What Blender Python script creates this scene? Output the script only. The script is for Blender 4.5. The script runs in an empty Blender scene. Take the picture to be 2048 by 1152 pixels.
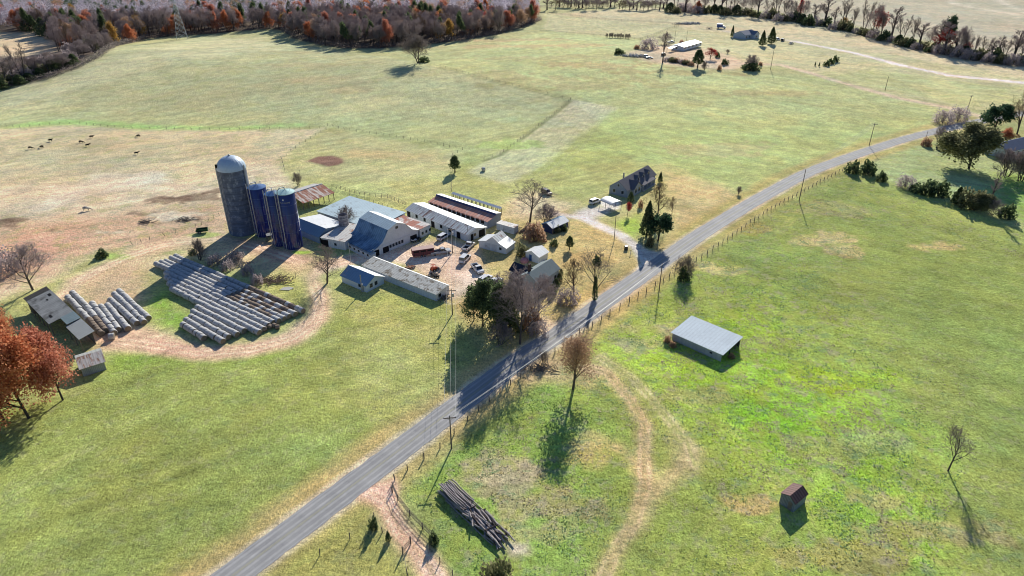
import bpy, math, random
import numpy as np
from mathutils import Vector, Matrix
random.seed(7); rng = np.random.default_rng(11)
S = bpy.context.scene; COL = S.collection
pi = math.pi
# ------------------------------------------------------------------ camera numbers (metres; photo measured on a 2048 x 1152 grid)
F, TH, H = 1366.0, math.radians(29), 90.0
CT, ST = math.cos(TH), math.sin(TH)
def sstep(t): t = np.clip(t, 0, 1); return t*t*(3-2*t)
def relief(x, y):
    g = 7*np.exp(-((x+230)/150)**2-((y-455)/75)**2) + 4*np.exp(-((x-120)/150)**2-((y-470)/90)**2)
    g = g + 3*np.exp(-((x+70)/60)**2-((y-430)/55)**2) + 1.2*np.sin(x*.021+1)*np.sin(y*.017)
    return g*sstep((np.asarray(y, float)-315)/70)
def ray(px, py):
    x, y = (px-1024)/F, (576-py)/F
    return x, CT+y*ST, -ST+y*CT
def P(px, py, z=0.0):                      # point of the level z seen at a place of the photo
    d = ray(px, py); t = (z-H)/d[2]
    return Vector((d[0]*t, d[1]*t, z))
def PG(px, py, dz=0.0):                    # the same on the terrain
    z = 0.0
    for _ in range(12):
        p = P(px, py, z); z = float(relief(p.x, p.y))
    p = P(px, py, z); return Vector((p.x, p.y, z+dz))
def gz(x, y): return float(relief(x, y))
def height_of(base, topy):
    t = (576-topy)/F; return H + base.y*(t*CT-ST)/(CT+t*ST) - base.z
def pxm(base): return F/(base.y*CT-(base.z-H)*ST)   # photo pixels per metre there

# ------------------------------------------------------------------ mesh helpers
class MB:
    def __init__(s): s.v = []; s.f = []
    def poly(s, pts):
        n = len(s.v); s.v += [tuple(p) for p in pts]; s.f.append(tuple(range(n, n+len(pts)))); return s
    def box(s, x0, x1, y0, y1, z0, z1):
        n = len(s.v)
        s.v += [(x0,y0,z0),(x1,y0,z0),(x1,y1,z0),(x0,y1,z0),(x0,y0,z1),(x1,y0,z1),(x1,y1,z1),(x0,y1,z1)]
        for q in ((3,2,1,0),(4,5,6,7),(0,1,5,4),(1,2,6,5),(2,3,7,6),(3,0,4,7)): s.f.append(tuple(n+i for i in q))
        return s
    def prism(s, prof, a0, a1, axis='x'):  # prof (p,q): axis x -> (y,z); axis y -> (x,z); axis z -> (x,y)
        n = len(s.v); k = len(prof)
        for a in (a0, a1):
            for p, q in prof: s.v.append((a,p,q) if axis == 'x' else ((p,a,q) if axis == 'y' else (p,q,a)))
        s.f.append(tuple(n+i for i in range(k))); s.f.append(tuple(n+k+i for i in reversed(range(k))))
        for i in range(k): j = (i+1) % k; s.f.append((n+j, n+i, n+k+i, n+k+j))
        return s
    def tube(s, p0, p1, r0, r1=None, n=8, cap=True):
        r1 = r0 if r1 is None else r1
        p0, p1 = Vector(p0), Vector(p1); d = (p1-p0).normalized()
        a = d.orthogonal().normalized(); b = d.cross(a); m = len(s.v)
        for p, r in ((p0, r0), (p1, r1)):
            for i in range(n):
                t = 2*pi*i/n; s.v.append(tuple(p+a*(r*math.cos(t))+b*(r*math.sin(t))))
        for i in range(n): j = (i+1) % n; s.f.append((m+i, m+j, m+n+j, m+n+i))
        if cap: s.f.append(tuple(m+i for i in reversed(range(n)))); s.f.append(tuple(m+n+i for i in range(n)))
        return s
    def path(s, pts, r, n=5):
        for a, b in zip(pts, pts[1:]): s.tube(a, b, r, r, n)
        return s
    def lathe(s, prof, n=24, cx=0, cy=0):  # prof (r,z)
        m = len(s.v); k = len(prof)
        for r, z in prof:
            for i in range(n): t = 2*pi*i/n; s.v.append((cx+r*math.cos(t), cy+r*math.sin(t), z))
        for a in range(k-1):
            for i in range(n): j = (i+1) % n; s.f.append((m+a*n+i, m+a*n+j, m+(a+1)*n+j, m+(a+1)*n+i))
        return s
    def build(s, name, mat, parent=None, smooth=False, bevel=0, loc=None):
        me = bpy.data.meshes.new(name); me.from_pydata(s.v, [], s.f); me.update()
        if mat: me.materials.append(mat)
        if smooth: me.shade_smooth()
        o = bpy.data.objects.new(name, me); COL.objects.link(o)
        if parent: o.parent = parent
        if loc is not None: o.location = loc
        if bevel:
            b = o.modifiers.new('b', 'BEVEL'); b.width = bevel; b.segments = 2; b.limit_method = 'ANGLE'
        return o
def npmesh(name, V, Q, mat, parent=None):   # V (n,3), Q (m,k) fast mesh
    me = bpy.data.meshes.new(name); V = np.ascontiguousarray(V, np.float32); Q = np.ascontiguousarray(Q, np.int32)
    me.vertices.add(len(V)); me.vertices.foreach_set('co', V.ravel())
    k = Q.shape[1]; me.loops.add(Q.size); me.loops.foreach_set('vertex_index', Q.ravel())
    me.polygons.add(len(Q)); me.polygons.foreach_set('loop_start', np.arange(0, Q.size, k, dtype=np.int32))
    me.polygons.foreach_set('loop_total', np.full(len(Q), k, np.int32)); me.update(calc_edges=True)
    if mat: me.materials.append(mat)
    o = bpy.data.objects.new(name, me); COL.objects.link(o)
    if parent: o.parent = parent
    return o
def tag(o, label, cat, group=None, kind=None):
    if kind: o['kind'] = kind
    if label: o['label'] = label
    if cat: o['category'] = cat
    if group: o['group'] = group
    return o
def thing(name, label, cat, loc=(0,0,0), rz=0.0, group=None):
    o = bpy.data.objects.new(name, None); COL.objects.link(o); o.location = loc; o.rotation_euler = (0,0,rz)
    o.empty_display_size = .3
    return tag(o, label, cat, group)
def kids(o): return KIDS.get(o.name, [])
KIDS = {}
def reg(root):                              # remember the tree of a prototype for copying

    for ch in [c for c in root.children]:
        KIDS.setdefault(root.name, []).append(ch)
        for g in [c for c in ch.children]: KIDS.setdefault(ch.name, []).append(g)
    return root
def dup(root, loc, rz=0.0, sc=(1,1,1), label=None, group=None):
    r = root.copy(); COL.objects.link(r); r.location = loc; r.rotation_euler = (0,0,rz); r.scale = sc
    if label: r['label'] = label
    if group: r['group'] = group
    for ch in kids(root):
        c = ch.copy(); COL.objects.link(c); c.parent = r
        for g in kids(ch):
            d = g.copy(); COL.objects.link(d); d.parent = c
    return r

# ------------------------------------------------------------------ materials
class NT:
    def __init__(s, m): s.t = m.node_tree; s.t.nodes.clear()
    def n(s, typ, **kw):
        x = s.t.nodes.new(typ)
        for k, v in kw.items():
            if k in x.inputs.keys() if hasattr(x.inputs, 'keys') else False: x.inputs[k].default_value = v
            else: setattr(x, k, v)
        return x
    def l(s, a, b): s.t.links.new(a, b)
def newmat(name):
    m = bpy.data.materials.new(name); m.use_nodes = True; return m
def math_(t, op, a, b=None, clamp=False):
    x = t.n('ShaderNodeMath', operation=op, use_clamp=clamp)
    for i, q in enumerate((a, b)):
        if q is None: continue
        if isinstance(q, (int, float)): x.inputs[i].default_value = q
        else: t.l(q, x.inputs[i])
    return x.outputs[0]
def mix_(t, fac, a, b, blend='MIX'):
    x = t.n('ShaderNodeMix', data_type='RGBA', blend_type=blend)
    for i, q in ((0, fac), (6, a), (7, b)):
        if isinstance(q, (int, float)): x.inputs[i].default_value = q
        elif isinstance(q, tuple): x.inputs[i].default_value = (*q[:3], 1)
        else: t.l(q, x.inputs[i])
    return x.outputs[2]
def noise_(t, co, scale, detail=4, rough=.6, stretch=None):
    if stretch:
        mp = t.n('ShaderNodeMapping'); t.l(co, mp.inputs[0]); mp.inputs['Scale'].default_value = stretch; co = mp.outputs[0]
    x = t.n('ShaderNodeTexNoise'); t.l(co, x.inputs['Vector'])
    x.inputs['Scale'].default_value = scale; x.inputs['Detail'].default_value = detail; x.inputs['Roughness'].default_value = rough
    return x.outputs[0]
def ramp_(t, fac, lo, hi, a=0.0, b=1.0):
    x = t.n('ShaderNodeMapRange'); t.l(fac, x.inputs[0])
    for i, v in ((1, lo), (2, hi), (3, a), (4, b)): x.inputs[i].default_value = v
    return x.outputs[0]
_M = {}
def mat(name, col, rough=.8, metal=0.0, var=.15, vs=.6, col2=None, c2=(.45,.6), c2s=.35, c2st=None, rib=None, ribd=.12, ribaxis='X', band=None, island=None, spec=.3, fine=.1):
    """col base; col2 second colour (rust, grime) over noise; rib = ribs per metre along an axis; island = per leaf variation colour."""
    if name in _M: return _M[name]
    m = newmat(name); t = NT(m)
    out = t.n('ShaderNodeOutputMaterial'); b = t.n('ShaderNodeBsdfPrincipled'); t.l(b.outputs[0], out.inputs[0])
    b.inputs['Roughness'].default_value = rough; b.inputs['Metallic'].default_value = metal; b.inputs['Specular IOR Level'].default_value = spec
    co = t.n('ShaderNodeTexCoord').outputs['Object']
    c = tuple(col)
    if island:
        g = t.n('ShaderNodeNewGeometry'); c = mix_(t, g.outputs['Random Per Island'], tuple(col), tuple(island))
    if col2:
        n2 = noise_(t, co, c2s, 6, .65, c2st); c = mix_(t, ramp_(t, n2, c2[0], c2[1]), c, tuple(col2))
    if var:
        n1 = noise_(t, co, vs, 5, .65); v = ramp_(t, n1, .25, .75, 1-var, 1+var)
        if fine:
            n3 = noise_(t, co, vs*9, 3, .7); v = math_(t, 'MULTIPLY', v, ramp_(t, n3, .3, .7, 1-fine, 1+fine))
        c = mix_(t, 1.0, c, v, 'MULTIPLY')
    if rib:
        sp = t.n('ShaderNodeSeparateXYZ'); t.l(co, sp.inputs[0])
        s = math_(t, 'FRACT', math_(t, 'MULTIPLY', sp.outputs[ribaxis], rib))
        s = math_(t, 'ABSOLUTE', math_(t, 'SUBTRACT', s, .5))
        r = ramp_(t, s, .30, .5, 1.0, 1.0-ribd*2.2)
        c = mix_(t, 1.0, c, r, 'MULTIPLY')
        bp = t.n('ShaderNodeBump'); bp.inputs['Strength'].default_value = .35; bp.inputs['Distance'].default_value = .06
        t.l(s, bp.inputs['Height']); t.l(bp.outputs[0], b.inputs['Normal'])
    if isinstance(c, tuple): b.inputs['Base Color'].default_value = (*c, 1)
    else: t.l(c, b.inputs['Base Color'])
    if island:
        tr = t.n('ShaderNodeBsdfTranslucent'); ms = t.n('ShaderNodeMixShader'); ms.inputs[0].default_value = .5
        t.l(c, tr.inputs[0]) if not isinstance(c, tuple) else None
        t.l(b.outputs[0], ms.inputs[1]); t.l(tr.outputs[0], ms.inputs[2]); t.l(ms.outputs[0], out.inputs[0])
    _M[name] = m; return m
# ------------------------------------------------------------------ noise on arrays
def vnoise(x, y, sc, seed):
    x = x/sc; y = y/sc; xi = np.floor(x).astype(np.int64); yi = np.floor(y).astype(np.int64)
    fx = x-xi; fy = y-yi; fx = fx*fx*(3-2*fx); fy = fy*fy*(3-2*fy)
    def h(a, b):
        n = (a*374761393 + b*668265263 + seed*2147483647) & 0xffffffff
        n = ((n ^ (n >> 13))*1274126177) & 0xffffffff
        return ((n ^ (n >> 16)) & 0xffff)/65535.0
    return (h(xi,yi)*(1-fx)+h(xi+1,yi)*fx)*(1-fy) + (h(xi,yi+1)*(1-fx)+h(xi+1,yi+1)*fx)*fy
def fbm(x, y, sc, seed, o=4):
    r = 0; a = 1; t = 0
    for i in range(o): r = r+a*vnoise(x+i*17.3, y-i*9.1, sc/2**i, seed+i); t += a; a *= .55
    return r/t
def march(lo, hi, f0, f1, s0, g):
    a = [f0]
    while a[-1] < f1: a.append(a[-1]+s0)
    s = s0
    while a[-1] < hi: s *= g; a.append(a[-1]+s)
    b = [f0]; s = s0
    while b[-1] > lo: s *= g; b.append(b[-1]-s)
    return np.array(b[:0:-1]+a)
XS = march(-6000, 6000, -115, 115, .62, 1.016)
YS = march(-1500, 9000, 62, 235, .6, 1.0145)
GX, GY = np.meshgrid(XS, YS); gx, gy = GX.ravel(), GY.ravel(); NV = len(gx)
print('ground verts', NV)
nA = fbm(gx, gy, 60, 1); nB = fbm(gx, gy, 14, 5); nC = fbm(gx, gy, 4, 9, 3)
def aniso(ang, L, W, seed):
    c, s = math.cos(ang), math.sin(ang); return fbm((gx*c+gy*s)/L*10, (-gx*s+gy*c)/W*10, 10, seed, 4)
def lin(c): return np.array([((v/255)/12.92 if v/255 <= .04045 else ((v/255+.055)/1.055)**2.4) for v in c])
GCOL = np.zeros((NV, 3)); GCOL[:] = lin((152,160,98)); TUFT = np.full(NV, .25)
def W(pts): return np.array([PG(*p)[:2] for p in pts])
def seg_dist(pts, closed, sel):
    x, y = gx[sel], gy[sel]; d = np.full(len(x), 1e9); ins = np.zeros(len(x), bool); n = len(pts)
    for i in range(n if closed else n-1):
        a, b = pts[i], pts[(i+1) % n]; ab = b-a
        t = np.clip(((x-a[0])*ab[0]+(y-a[1])*ab[1])/max(ab@ab, 1e-9), 0, 1)
        d = np.minimum(d, np.hypot(x-a[0]-t*ab[0], y-a[1]-t*ab[1]))
        if closed:
            c = ((a[1] > y) != (b[1] > y)); ins ^= c & (x < (b[0]-a[0])*(y-a[1])/((b[1]-a[1]) or 1e-9)+a[0])
    return d, ins
def blend(sel, m, col, tuft):
    if col is not None:
        c = np.asarray(col)
        GCOL[sel] = GCOL[sel]*(1-m[:,None]) + c*m[:,None]
    if tuft is not None: TUFT[sel] = TUFT[sel]*(1-m)+tuft*m
def _sel(pts, pad): 
    lo = pts.min(0)-pad; hi = pts.max(0)+pad
    return np.nonzero((gx > lo[0]) & (gx < hi[0]) & (gy > lo[1]) & (gy < hi[1]))[0]
def region(pp, col, soft=3, st=1.0, warp=2.0, tuft=None, world=False, nz=0.0):
    pts = np.array(pp, float) if world else W(pp); sel = _sel(pts, soft+warp+3); d, ins = seg_dist(pts, True, sel)
    sd = np.where(ins, d, -d) + (nB[sel]-.5)*2*warp + (nC[sel]-.5)*warp
    m = sstep(sd/soft*.5+.5)*st
    if nz: m = m*sstep((nB[sel]*.5+nC[sel]*.5-.5)/nz*.5+.6)
    blend(sel, m, lin(col) if col is not None else None, tuft)
def stroke(pp, w, col, soft=1.0, st=1.0, warp=.6, tuft=None, nz=0.0, off=None):
    pts = W(pp); sel = _sel(pts, w+soft+warp+3+(off or 0)); d, _ = seg_dist(pts, False, sel)
    if off is not None: d = abs(d-off)
    sd = w/2-d + (nB[sel]-.5)*2*warp + (nC[sel]-.5)*warp
    m = sstep(sd/soft*.5+.5)*st
    if nz: m = m*sstep((nC[sel]*.7+nB[sel]*.3-.5)/nz*.5+.6)
    blend(sel, m, lin(col), tuft)
def blob(p, rx, ry, col, st=1.0, tuft=None, ragged=.5):
    c = PG(*p); sel = np.nonzero((abs(gx-c.x) < rx*2.2) & (abs(gy-c.y) < ry*2.2))[0]
    q = np.hypot((gx[sel]-c.x)/rx, (gy[sel]-c.y)/ry) + (nB[sel]-.5)*ragged*2 + (nC[sel]-.5)*ragged*1.6
    blend(sel, sstep((1.15-q)/.5)*st, lin(col) if col is not None else None, tuft)
# ---- the fields
region([(-900,262),(60,258),(160,250),(300,258),(480,262),(640,258),(655,252),(600,290),(562,318),(570,345),(600,370),(590,400),(460,470),(330,490),(200,500),(100,560),(-900,900)], (196,180,146), 4, 1, 2, .35)
region([(-300,262),(60,258),(160,250),(300,258),(480,262),(640,258),(600,290),(562,318),(440,330),(200,330),(-300,345)], (186,172,130), 12, .8, 8)
region([(-300,345),(200,330),(430,335),(440,360),(200,375),(-300,390)], (182,170,128), 10, .6, 8)
region([(600,290),(655,255),(780,275),(925,302),(905,345),(900,385),(810,400),(740,392),(665,372),(600,370),(570,340)], (172,172,118), 4, 1, 3)
region([(700,290),(900,312),(900,330),(690,318)], (176,150,108), 5, .55, 4)
region([(600,370),(620,350),(760,360),(905,345),(905,390),(740,392)], (160,168,100), 6, .6, 5)
region([(-900,262),(0,255),(160,248),(300,256),(640,256),(925,300),(970,318),(1140,200),(860,130),(640,95),(420,72),(215,95),(100,160),(-300,210)], (158,168,112), 5, 1, 4)
region([(0,180),(200,120),(420,80),(520,72),(560,100),(330,130),(120,190),(0,220)], (178,182,128), 14, .7, 10)
region([(300,190),(560,150),(640,190),(600,235),(350,230)], (140,146,96), 16, .55, 12, nz=.3)
for p, rx, ry in (((650,160),30,9),((610,130),26,7),((700,180),12,8),((590,105),22,7)): blob(p, rx, ry, (176,158,108), .5)
region([(860,130),(1085,62),(1090,25),(1200,38),(1360,50),(1280,80),(1280,120),(1480,150),(1620,150),(1740,180),(1860,208),(1880,240),(1720,288),(1600,338),(1480,395),(1330,330),(1200,300),(1180,200)], (162,176,108), 5, 1, 4)
for p, rx, ry, c in (((1080,92),70,10,(190,160,108)),((1010,80),50,10,(184,150,104)),((1210,130),36,10,(178,150,98)),((1130,115),60,9,(170,160,104)),((1000,150),20,10,(176,160,104)),((1330,145),40,7,(170,150,94)),((1150,165),50,12,(168,160,100)),((1540,185),26,7,(168,156,100)),((1440,300),22,10,(176,170,118))): blob(p, rx, ry, c, .6, ragged=.9)
region([(1360,50),(1720,75),(2100,140),(2300,200),(2048,215),(1940,222),(1740,178),(1560,128),(1480,135),(1280,120),(1290,78)], (182,178,124), 6, .9, 4)
region([(1090,28),(1300,15),(1480,28),(1700,62),(2100,140),(2100,165),(1720,100),(1580,78),(1400,60),(1200,40)], (192,178,132), 8, .85, 4)
region([(1060,-20),(2300,-60),(2300,170),(2048,120),(1700,50),(1480,15),(1300,5)], (168,160,128), 8, 1, 6)
region([(1095,30),(1200,40),(1360,50),(1280,78),(1085,60)], (184,178,126), 4, .8, 3)
region([(1620,150),(1760,140),(1900,160),(2048,175),(2048,205),(1940,215),(1740,175)], (160,174,104), 7, .7, 6)
# stripe of mown hay strip beside the fence
region([(1145,200),(1235,215),(1060,350),(1010,370),(930,345),(985,315)], (180,184,146), 2.5, .6, 2)
stroke([(968,322),(1000,311),(1060,267),(1141,202)], 1.6, (104,116,72), 1, .8, .5)
stroke([(1141,201),(1080,186),(960,157),(880,135)], 2.0, (120,132,84), 1.2, .7, .6)
region([(1230,215),(1300,300),(1200,330),(1060,350)], (150,176,100), 8, .4, 5)
for k in range(9):
    stroke([(1150+k*9,203+k*1.5),(1085+k*10,262+k*4),(1000+k*12,322+k*5)], .5, (150,160,112), .6, .7, .1)
# lawn of the farm and houses
region([(1180,400),(1330,330),(1480,390),(1300,520),(1200,470)], (176,170,112), 4, .9, 3)
region([(1330,345),(1460,375),(1480,392),(1370,455),(1340,450)], (190,170,122), 5, .7, 4)
region([(1230,445),(1275,430),(1290,455),(1262,480),(1235,462)], (140,172,62), 4, .8, 3)
region([(1030,400),(1180,430),(1270,490),(1290,520),(1200,590),(1100,660),(960,690),(900,600),(780,500),(900,470)], (182,166,110), 4, 1, 3)
region([(1130,440),(1180,445),(1265,490),(1270,515),(1180,570),(1120,530)], (186,160,104), 5, .8, 4)
region([(905,590),(950,600),(945,660),(900,640)], (180,152,104), 4, .9, 3)
# field between farm and road (left)
region([(610,680),(700,600),(760,590),(900,610),(935,690),(950,750),(400,1160),(-400,1700),(-900,1200),(-400,860),(150,790),(250,700),(450,712)], (136,150,78), 4, 1, 2, .3)
region([(600,690),(720,610),(900,640),(940,700),(860,800),(760,830),(640,740)], (166,164,100), 6, .8, 6, nz=.5)
region([(250,702),(450,712),(600,690),(560,720),(300,740),(200,760)], (128,156,66), 5, .7, 4)
region([(240,700),(330,700),(300,720),(220,730)], (116,158,48), 4, .6, 4)
region([(-100,860),(200,760),(500,760),(300,1000),(0,1152)], (140,154,82), 20, .6, 14)
# right field
region([(1692,340),(1500,450),(1384,530),(1220,630),(1180,690),(905,870),(800,960),(860,1090),(900,1200),(1000,1900),(3200,1900),(2900,700),(2048,460),(1850,390)], (134,150,80), 3, 1, 2, .5)
region([(1400,560),(1560,520),(1700,640),(1800,760),(1900,1000),(1700,1200),(1450,1200),(1400,900),(1200,740),(1200,680)], (140,160,72), 22, .8, 12, .95)
region([(1300,700),(1500,740),(1620,800),(1640,940),(1480,880),(1350,780)], (146,186,58), 16, .7, 12)
region([(1500,760),(1700,780),(1800,860),(1780,1000),(1880,1100),(1700,1140),(1640,1000),(1520,900)], (138,178,62), 14, .7, 10, .95)
region([(1650,430),(2048,520),(2300,800),(2048,1000),(1900,760),(1720,560)], (124,142,72), 20, .8, 14, .2)
region([(900,880),(1100,760),(1250,870),(1270,1000),(1190,1152),(880,1160),(830,980)], (116,150,66), 10, .7, 8, .7)
region([(1340,890),(1450,990),(1700,1120),(1700,1300),(1200,1300),(1250,1100),(1290,960)], (132,152,72), 8, .7, 6, .35)
for p, rx, ry, c in (((1000,960),9,4,(170,160,118)),((1060,1010),8,5,(158,150,110)),((990,940),7,3,(176,162,126)),((1090,1060),7,4,(152,150,100)),((1180,900),5,4,(190,170,112)),((1270,690),12,6,(160,160,116)),((1290,660),9,5,(170,166,124)),((1380,790),8,4,(150,150,96)),((1750,880),9,4,(150,168,104)),((1780,1000),7,3,(172,160,110)),((1630,900),8,4,(150,160,90)),((1850,1060),9,3,(164,150,104)),((1460,460),14,5,(176,160,96)),((1680,475),10,4,(200,180,130)),((1600,485),6,3,(196,180,126)),((1660,420),14,6,(160,160,104)),((1870,495),8,4,(190,170,120)),((1700,500),6,4,(190,170,120)),((1440,540),6,3,(190,180,120)),((1410,530),5,3,(196,180,120)),((1560,830),8,4,(140,190,60)),((1700,760),12,5,(150,180,62)),((1480,650),10,5,(150,178,60)),((1610,760),14,6,(156,182,60)),((1600,950),9,4,(140,168,80)),((1500,1010),5,2,(190,160,110)),((1715,1110),12,3,(160,150,90))): blob(p, rx, ry, c, .7, .9, ragged=.9)
# triangle behind shrubs right
region([(1700,330),(1800,295),(1880,280),(1990,320),(2100,330),(2300,500),(2048,455),(1900,400),(1780,358)], (150,166,110), 4, 1, 3, .5)
region([(1985,350),(2100,340),(2300,480),(2048,445),(1990,400)], (116,150,62), 6, .8, 4)
# road verges
RD = [(-260,1720),(60,1462),(465,1152),(700,975),(1010,741),(1128,661),(1300,540),(1396,472),(1500,408),(1600,353),(1660,328),(1735,302),(1807,279),(1860,265),(1940,247),(2048,226),(2300,180)]
stroke(RD, 15, (176,154,100), 2.5, .9, 1.4, .1)
stroke(RD[7:], 12, (150,160,90), 2.5, .5, 1.4, .1)
stroke(RD, 7.4, (196,180,150), .8, .8, .4, 0)
# mown strips and verge between fence and road bottom
region([(520,1160),(760,985),(745,1040),(820,1160)], (146,146,78), 3, .9, 2)
# ---- bare earth
DIRT = (202,178,146)
region([(820,485),(905,480),(960,500),(975,560),(960,590),(900,600),(880,562),(770,512),(720,508),(735,500)], (202,182,152), 2.5, 1, 1.6, 0)
stroke([(960,575),(925,550),(915,520),(850,520),(780,512),(700,520),(650,535)], 6, (212,192,166), 2, .9, 1, 0)
stroke([(960,575),(1010,600),(1060,640),(1100,655)], 5, DIRT, 2, .8, 1, 0)
stroke([(700,520),(645,530),(622,560),(640,600),(634,640),(585,676),(500,700),(400,706),(300,690),(220,680),(180,672)], 5.0, (204,174,142), 2.2, .95, 1.3, 0)
stroke([(600,525),(520,495),(450,478),(330,490),(250,515),(160,560),(120,600)], 6, DIRT, 3, .9, 1.5, 0)
region([(240,515),(330,490),(450,475),(530,500),(640,530),(620,560),(560,560),(430,520),(330,520),(300,600),(310,660),(230,680),(150,620)], (196,172,132), 5, .85, 3)
region([(185,640),(300,660),(420,690),(560,680),(640,620),(655,640),(600,690),(450,714),(260,702),(190,700)], (204,172,138), 3, .9, 2, 0)
region([(310,690),(370,690),(420,708),(330,710)], (218,158,128), 3, .6, 2)
region([(265,560),(300,545),(345,590),(385,640),(370,655),(300,640)], (118,158,56), 4, .9, 3, .6)
region([(560,540),(620,560),(610,610),(520,580)], (150,156,84), 4, .8, 3)
region([(-200,470),(150,440),(330,420),(450,400),(455,460),(330,480),(200,500),(60,560),(-200,620)], (178,146,114), 8, .85, 6, .5)
region([(60,480),(140,470),(120,520),(-20,560),(-60,520)], (196,150,128), 8, .5, 6)
for p, rx, ry in (((318,400),7,3.5),((280,428),8,4),((400,395),8,2.5),((25,452),8,3),((100,462),7,2.5),((370,438),5,2),((425,382),4,2),((45,440),3,1.5)): blob(p, rx, ry, (112,92,74), .7, 0, ragged=1.5)
for p, rx, ry in (((330,432),9,4),((230,465),8,2.5),((250,362),14,7),((110,400),5,9),((290,355),6,8)): blob(p, rx, ry, (212,200,170), .6, 0, ragged=1.2)
stroke([(-40,395),(40,372),(130,374),(260,375),(420,378)], 2.6, (212,198,164), 2, .8, 1, 0)
stroke([(125,376),(105,400),(100,430)], 4, (208,198,166), 3, .6, 1, 0)
stroke([(470,400),(300,410),(120,430),(-50,440)], 3, (160,136,104), 4, .35, 2)
region([(150,560),(260,520),(320,560),(290,600),(180,620)], (190,160,124), 5, .8, 3)
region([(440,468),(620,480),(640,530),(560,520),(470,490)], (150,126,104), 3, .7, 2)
# green spots
for p, rx, ry, c in (((240,515),6,3,(140,170,84)),((410,470),7,2.2,(150,170,90)),((600,505),3,1.5,(120,160,50)),((350,505),4,2,(150,160,100)),((1020,290),14,9,(150,176,100))): blob(p, rx, ry, c, .8)
# creek
stroke([(30,252),(60,247),(120,243),(220,246),(300,254),(400,257),(480,257),(560,250),(600,250)], 7, (138,182,96), 3, .8, 1.6, .2, nz=.8)
stroke([(60,250),(140,245),(220,251),(300,257)], 7, (140,186,98), 3, .7, 1.6, .2, nz=.8)
# farm drive + gravel
stroke([(1290,520),(1270,492),(1245,472),(1200,452),(1165,435),(1110,428)], 3.6, (206,194,176), 1.2, 1, .5, 0)
region([(1278,488),(1298,500),(1322,505),(1312,522),(1296,536),(1272,560),(1276,535),(1284,515)], (206,192,170), 1.2, 1, .8, 0)
region([(1142,425),(1180,412),(1212,412),(1230,418),(1200,432),(1180,442),(1155,436)], (204,194,182), 2.4, .85, 1.8, 0)
region([(1020,400),(1065,385),(1150,405),(1140,430),(1060,440),(1010,430)], (198,178,146), 6, .7, 4)
region([(1195,405),(1215,395),(1240,405),(1238,418),(1215,420)], (210,206,200), 1.5, .8, .5, 0)
# field tracks bottom right
stroke([(1178,735),(1215,745),(1262,800),(1290,850),(1288,920),(1290,975),(1265,1050),(1225,1110),(1190,1200)], 2.8, (188,162,122), 1.8, .85, 1.3, .3)
stroke([(1200,715),(1270,760),(1330,830),(1375,885),(1390,930)], 2.0, (176,168,122), 1.8, .7, 1.1, .35)
stroke([(1385,905),(1330,965),(1285,1020),(1262,1060)], 3.2, (182,164,120), 1.8, .75, 1, .1)
region([(1335,870),(1400,900),(1400,950),(1350,950)], (174,162,116), 3, .6, 2)
stroke([(1180,870),(1240,895),(1290,950)], 2, (190,164,120), 2, .6, 1, .2)
region([(1080,700),(1120,715),(1200,735),(1190,770),(1120,760),(1050,760)], (178,154,118), 3, .75, 2)
region([(1010,1080),(1050,1090),(1055,1105),(1020,1112)], (200,184,158), 1, .9, .6, 0)
stroke([(740,985),(770,1000),(800,1060),(850,1120),(900,1200)], 4.2, (200,160,130), 1.5, .95, .8, 0)
region([(735,980),(790,955),(800,975),(790,1010),(752,1005)], (212,176,148), 1, .9, .5, 0)
# wheel ruts
RUT = (150,122,96)
T1 = [(1178,735),(1215,745),(1262,800),(1290,850),(1288,920),(1290,975),(1265,1050),(1225,1110),(1190,1200)]
stroke(T1, .45, (216,190,152), .35, .8, .25, 0, nz=.5, off=.85); stroke(T1, .5, (140,140,84), .5, .6, .4, .3, nz=.4)
T2 = [(1200,715),(1270,760),(1330,830),(1375,885),(1390,930)]
stroke(T2, .4, (206,190,150), .35, .8, .25, 0, nz=.5, off=.8); stroke(T2, .5, (140,150,84), .5, .7, .3, .3)
T3 = [(700,520),(645,530),(622,560),(640,600),(634,640),(585,676),(500,700),(400,706),(300,690),(220,680)]
stroke(T3, .5, (232,204,172), .4, .7, .3, 0, nz=.5, off=.9); stroke(T3, .5, RUT, .4, .5, .3, 0, nz=.5, off=1.9); stroke(T3, .5, (172,158,116), .5, .6, .4, 0, nz=.4)
T4 = [(740,985),(770,1000),(800,1060),(850,1120),(900,1200)]
stroke(T4, .5, (226,196,168), .35, .8, .25, 0, nz=.5, off=.85); stroke(T4, .35, (150,140,96), .4, .6, .3, 0)
T5 = [(600,525),(520,495),(450,478),(330,490),(250,515),(160,560)]
stroke(T5, .6, (226,198,166), .4, .7, .3, 0, nz=.5, off=1.0); stroke(T5, .4, RUT, .4, .5, .3, 0, nz=.5, off=2.2)
for k, TT in enumerate(([(960,575),(925,550),(915,520),(850,520),(780,512)],[(905,600),(900,560),(930,530),(945,495)],[(870,560),(840,540),(850,525),(900,520)],[(960,585),(920,570),(880,545)])):
    stroke(TT, .4, RUT, .4, .45, .3, 0, nz=.5, off=.8); stroke(TT, .4, (232,214,188), .4, .6, .3, 0, nz=.5, off=1.7+.3*k)
for k in range(16): stroke([(120+k*9,575-k*2),(170+k*9,640-k*3)], .3, (166,138,106), .3, .5, .2, 0, nz=.5)
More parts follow.
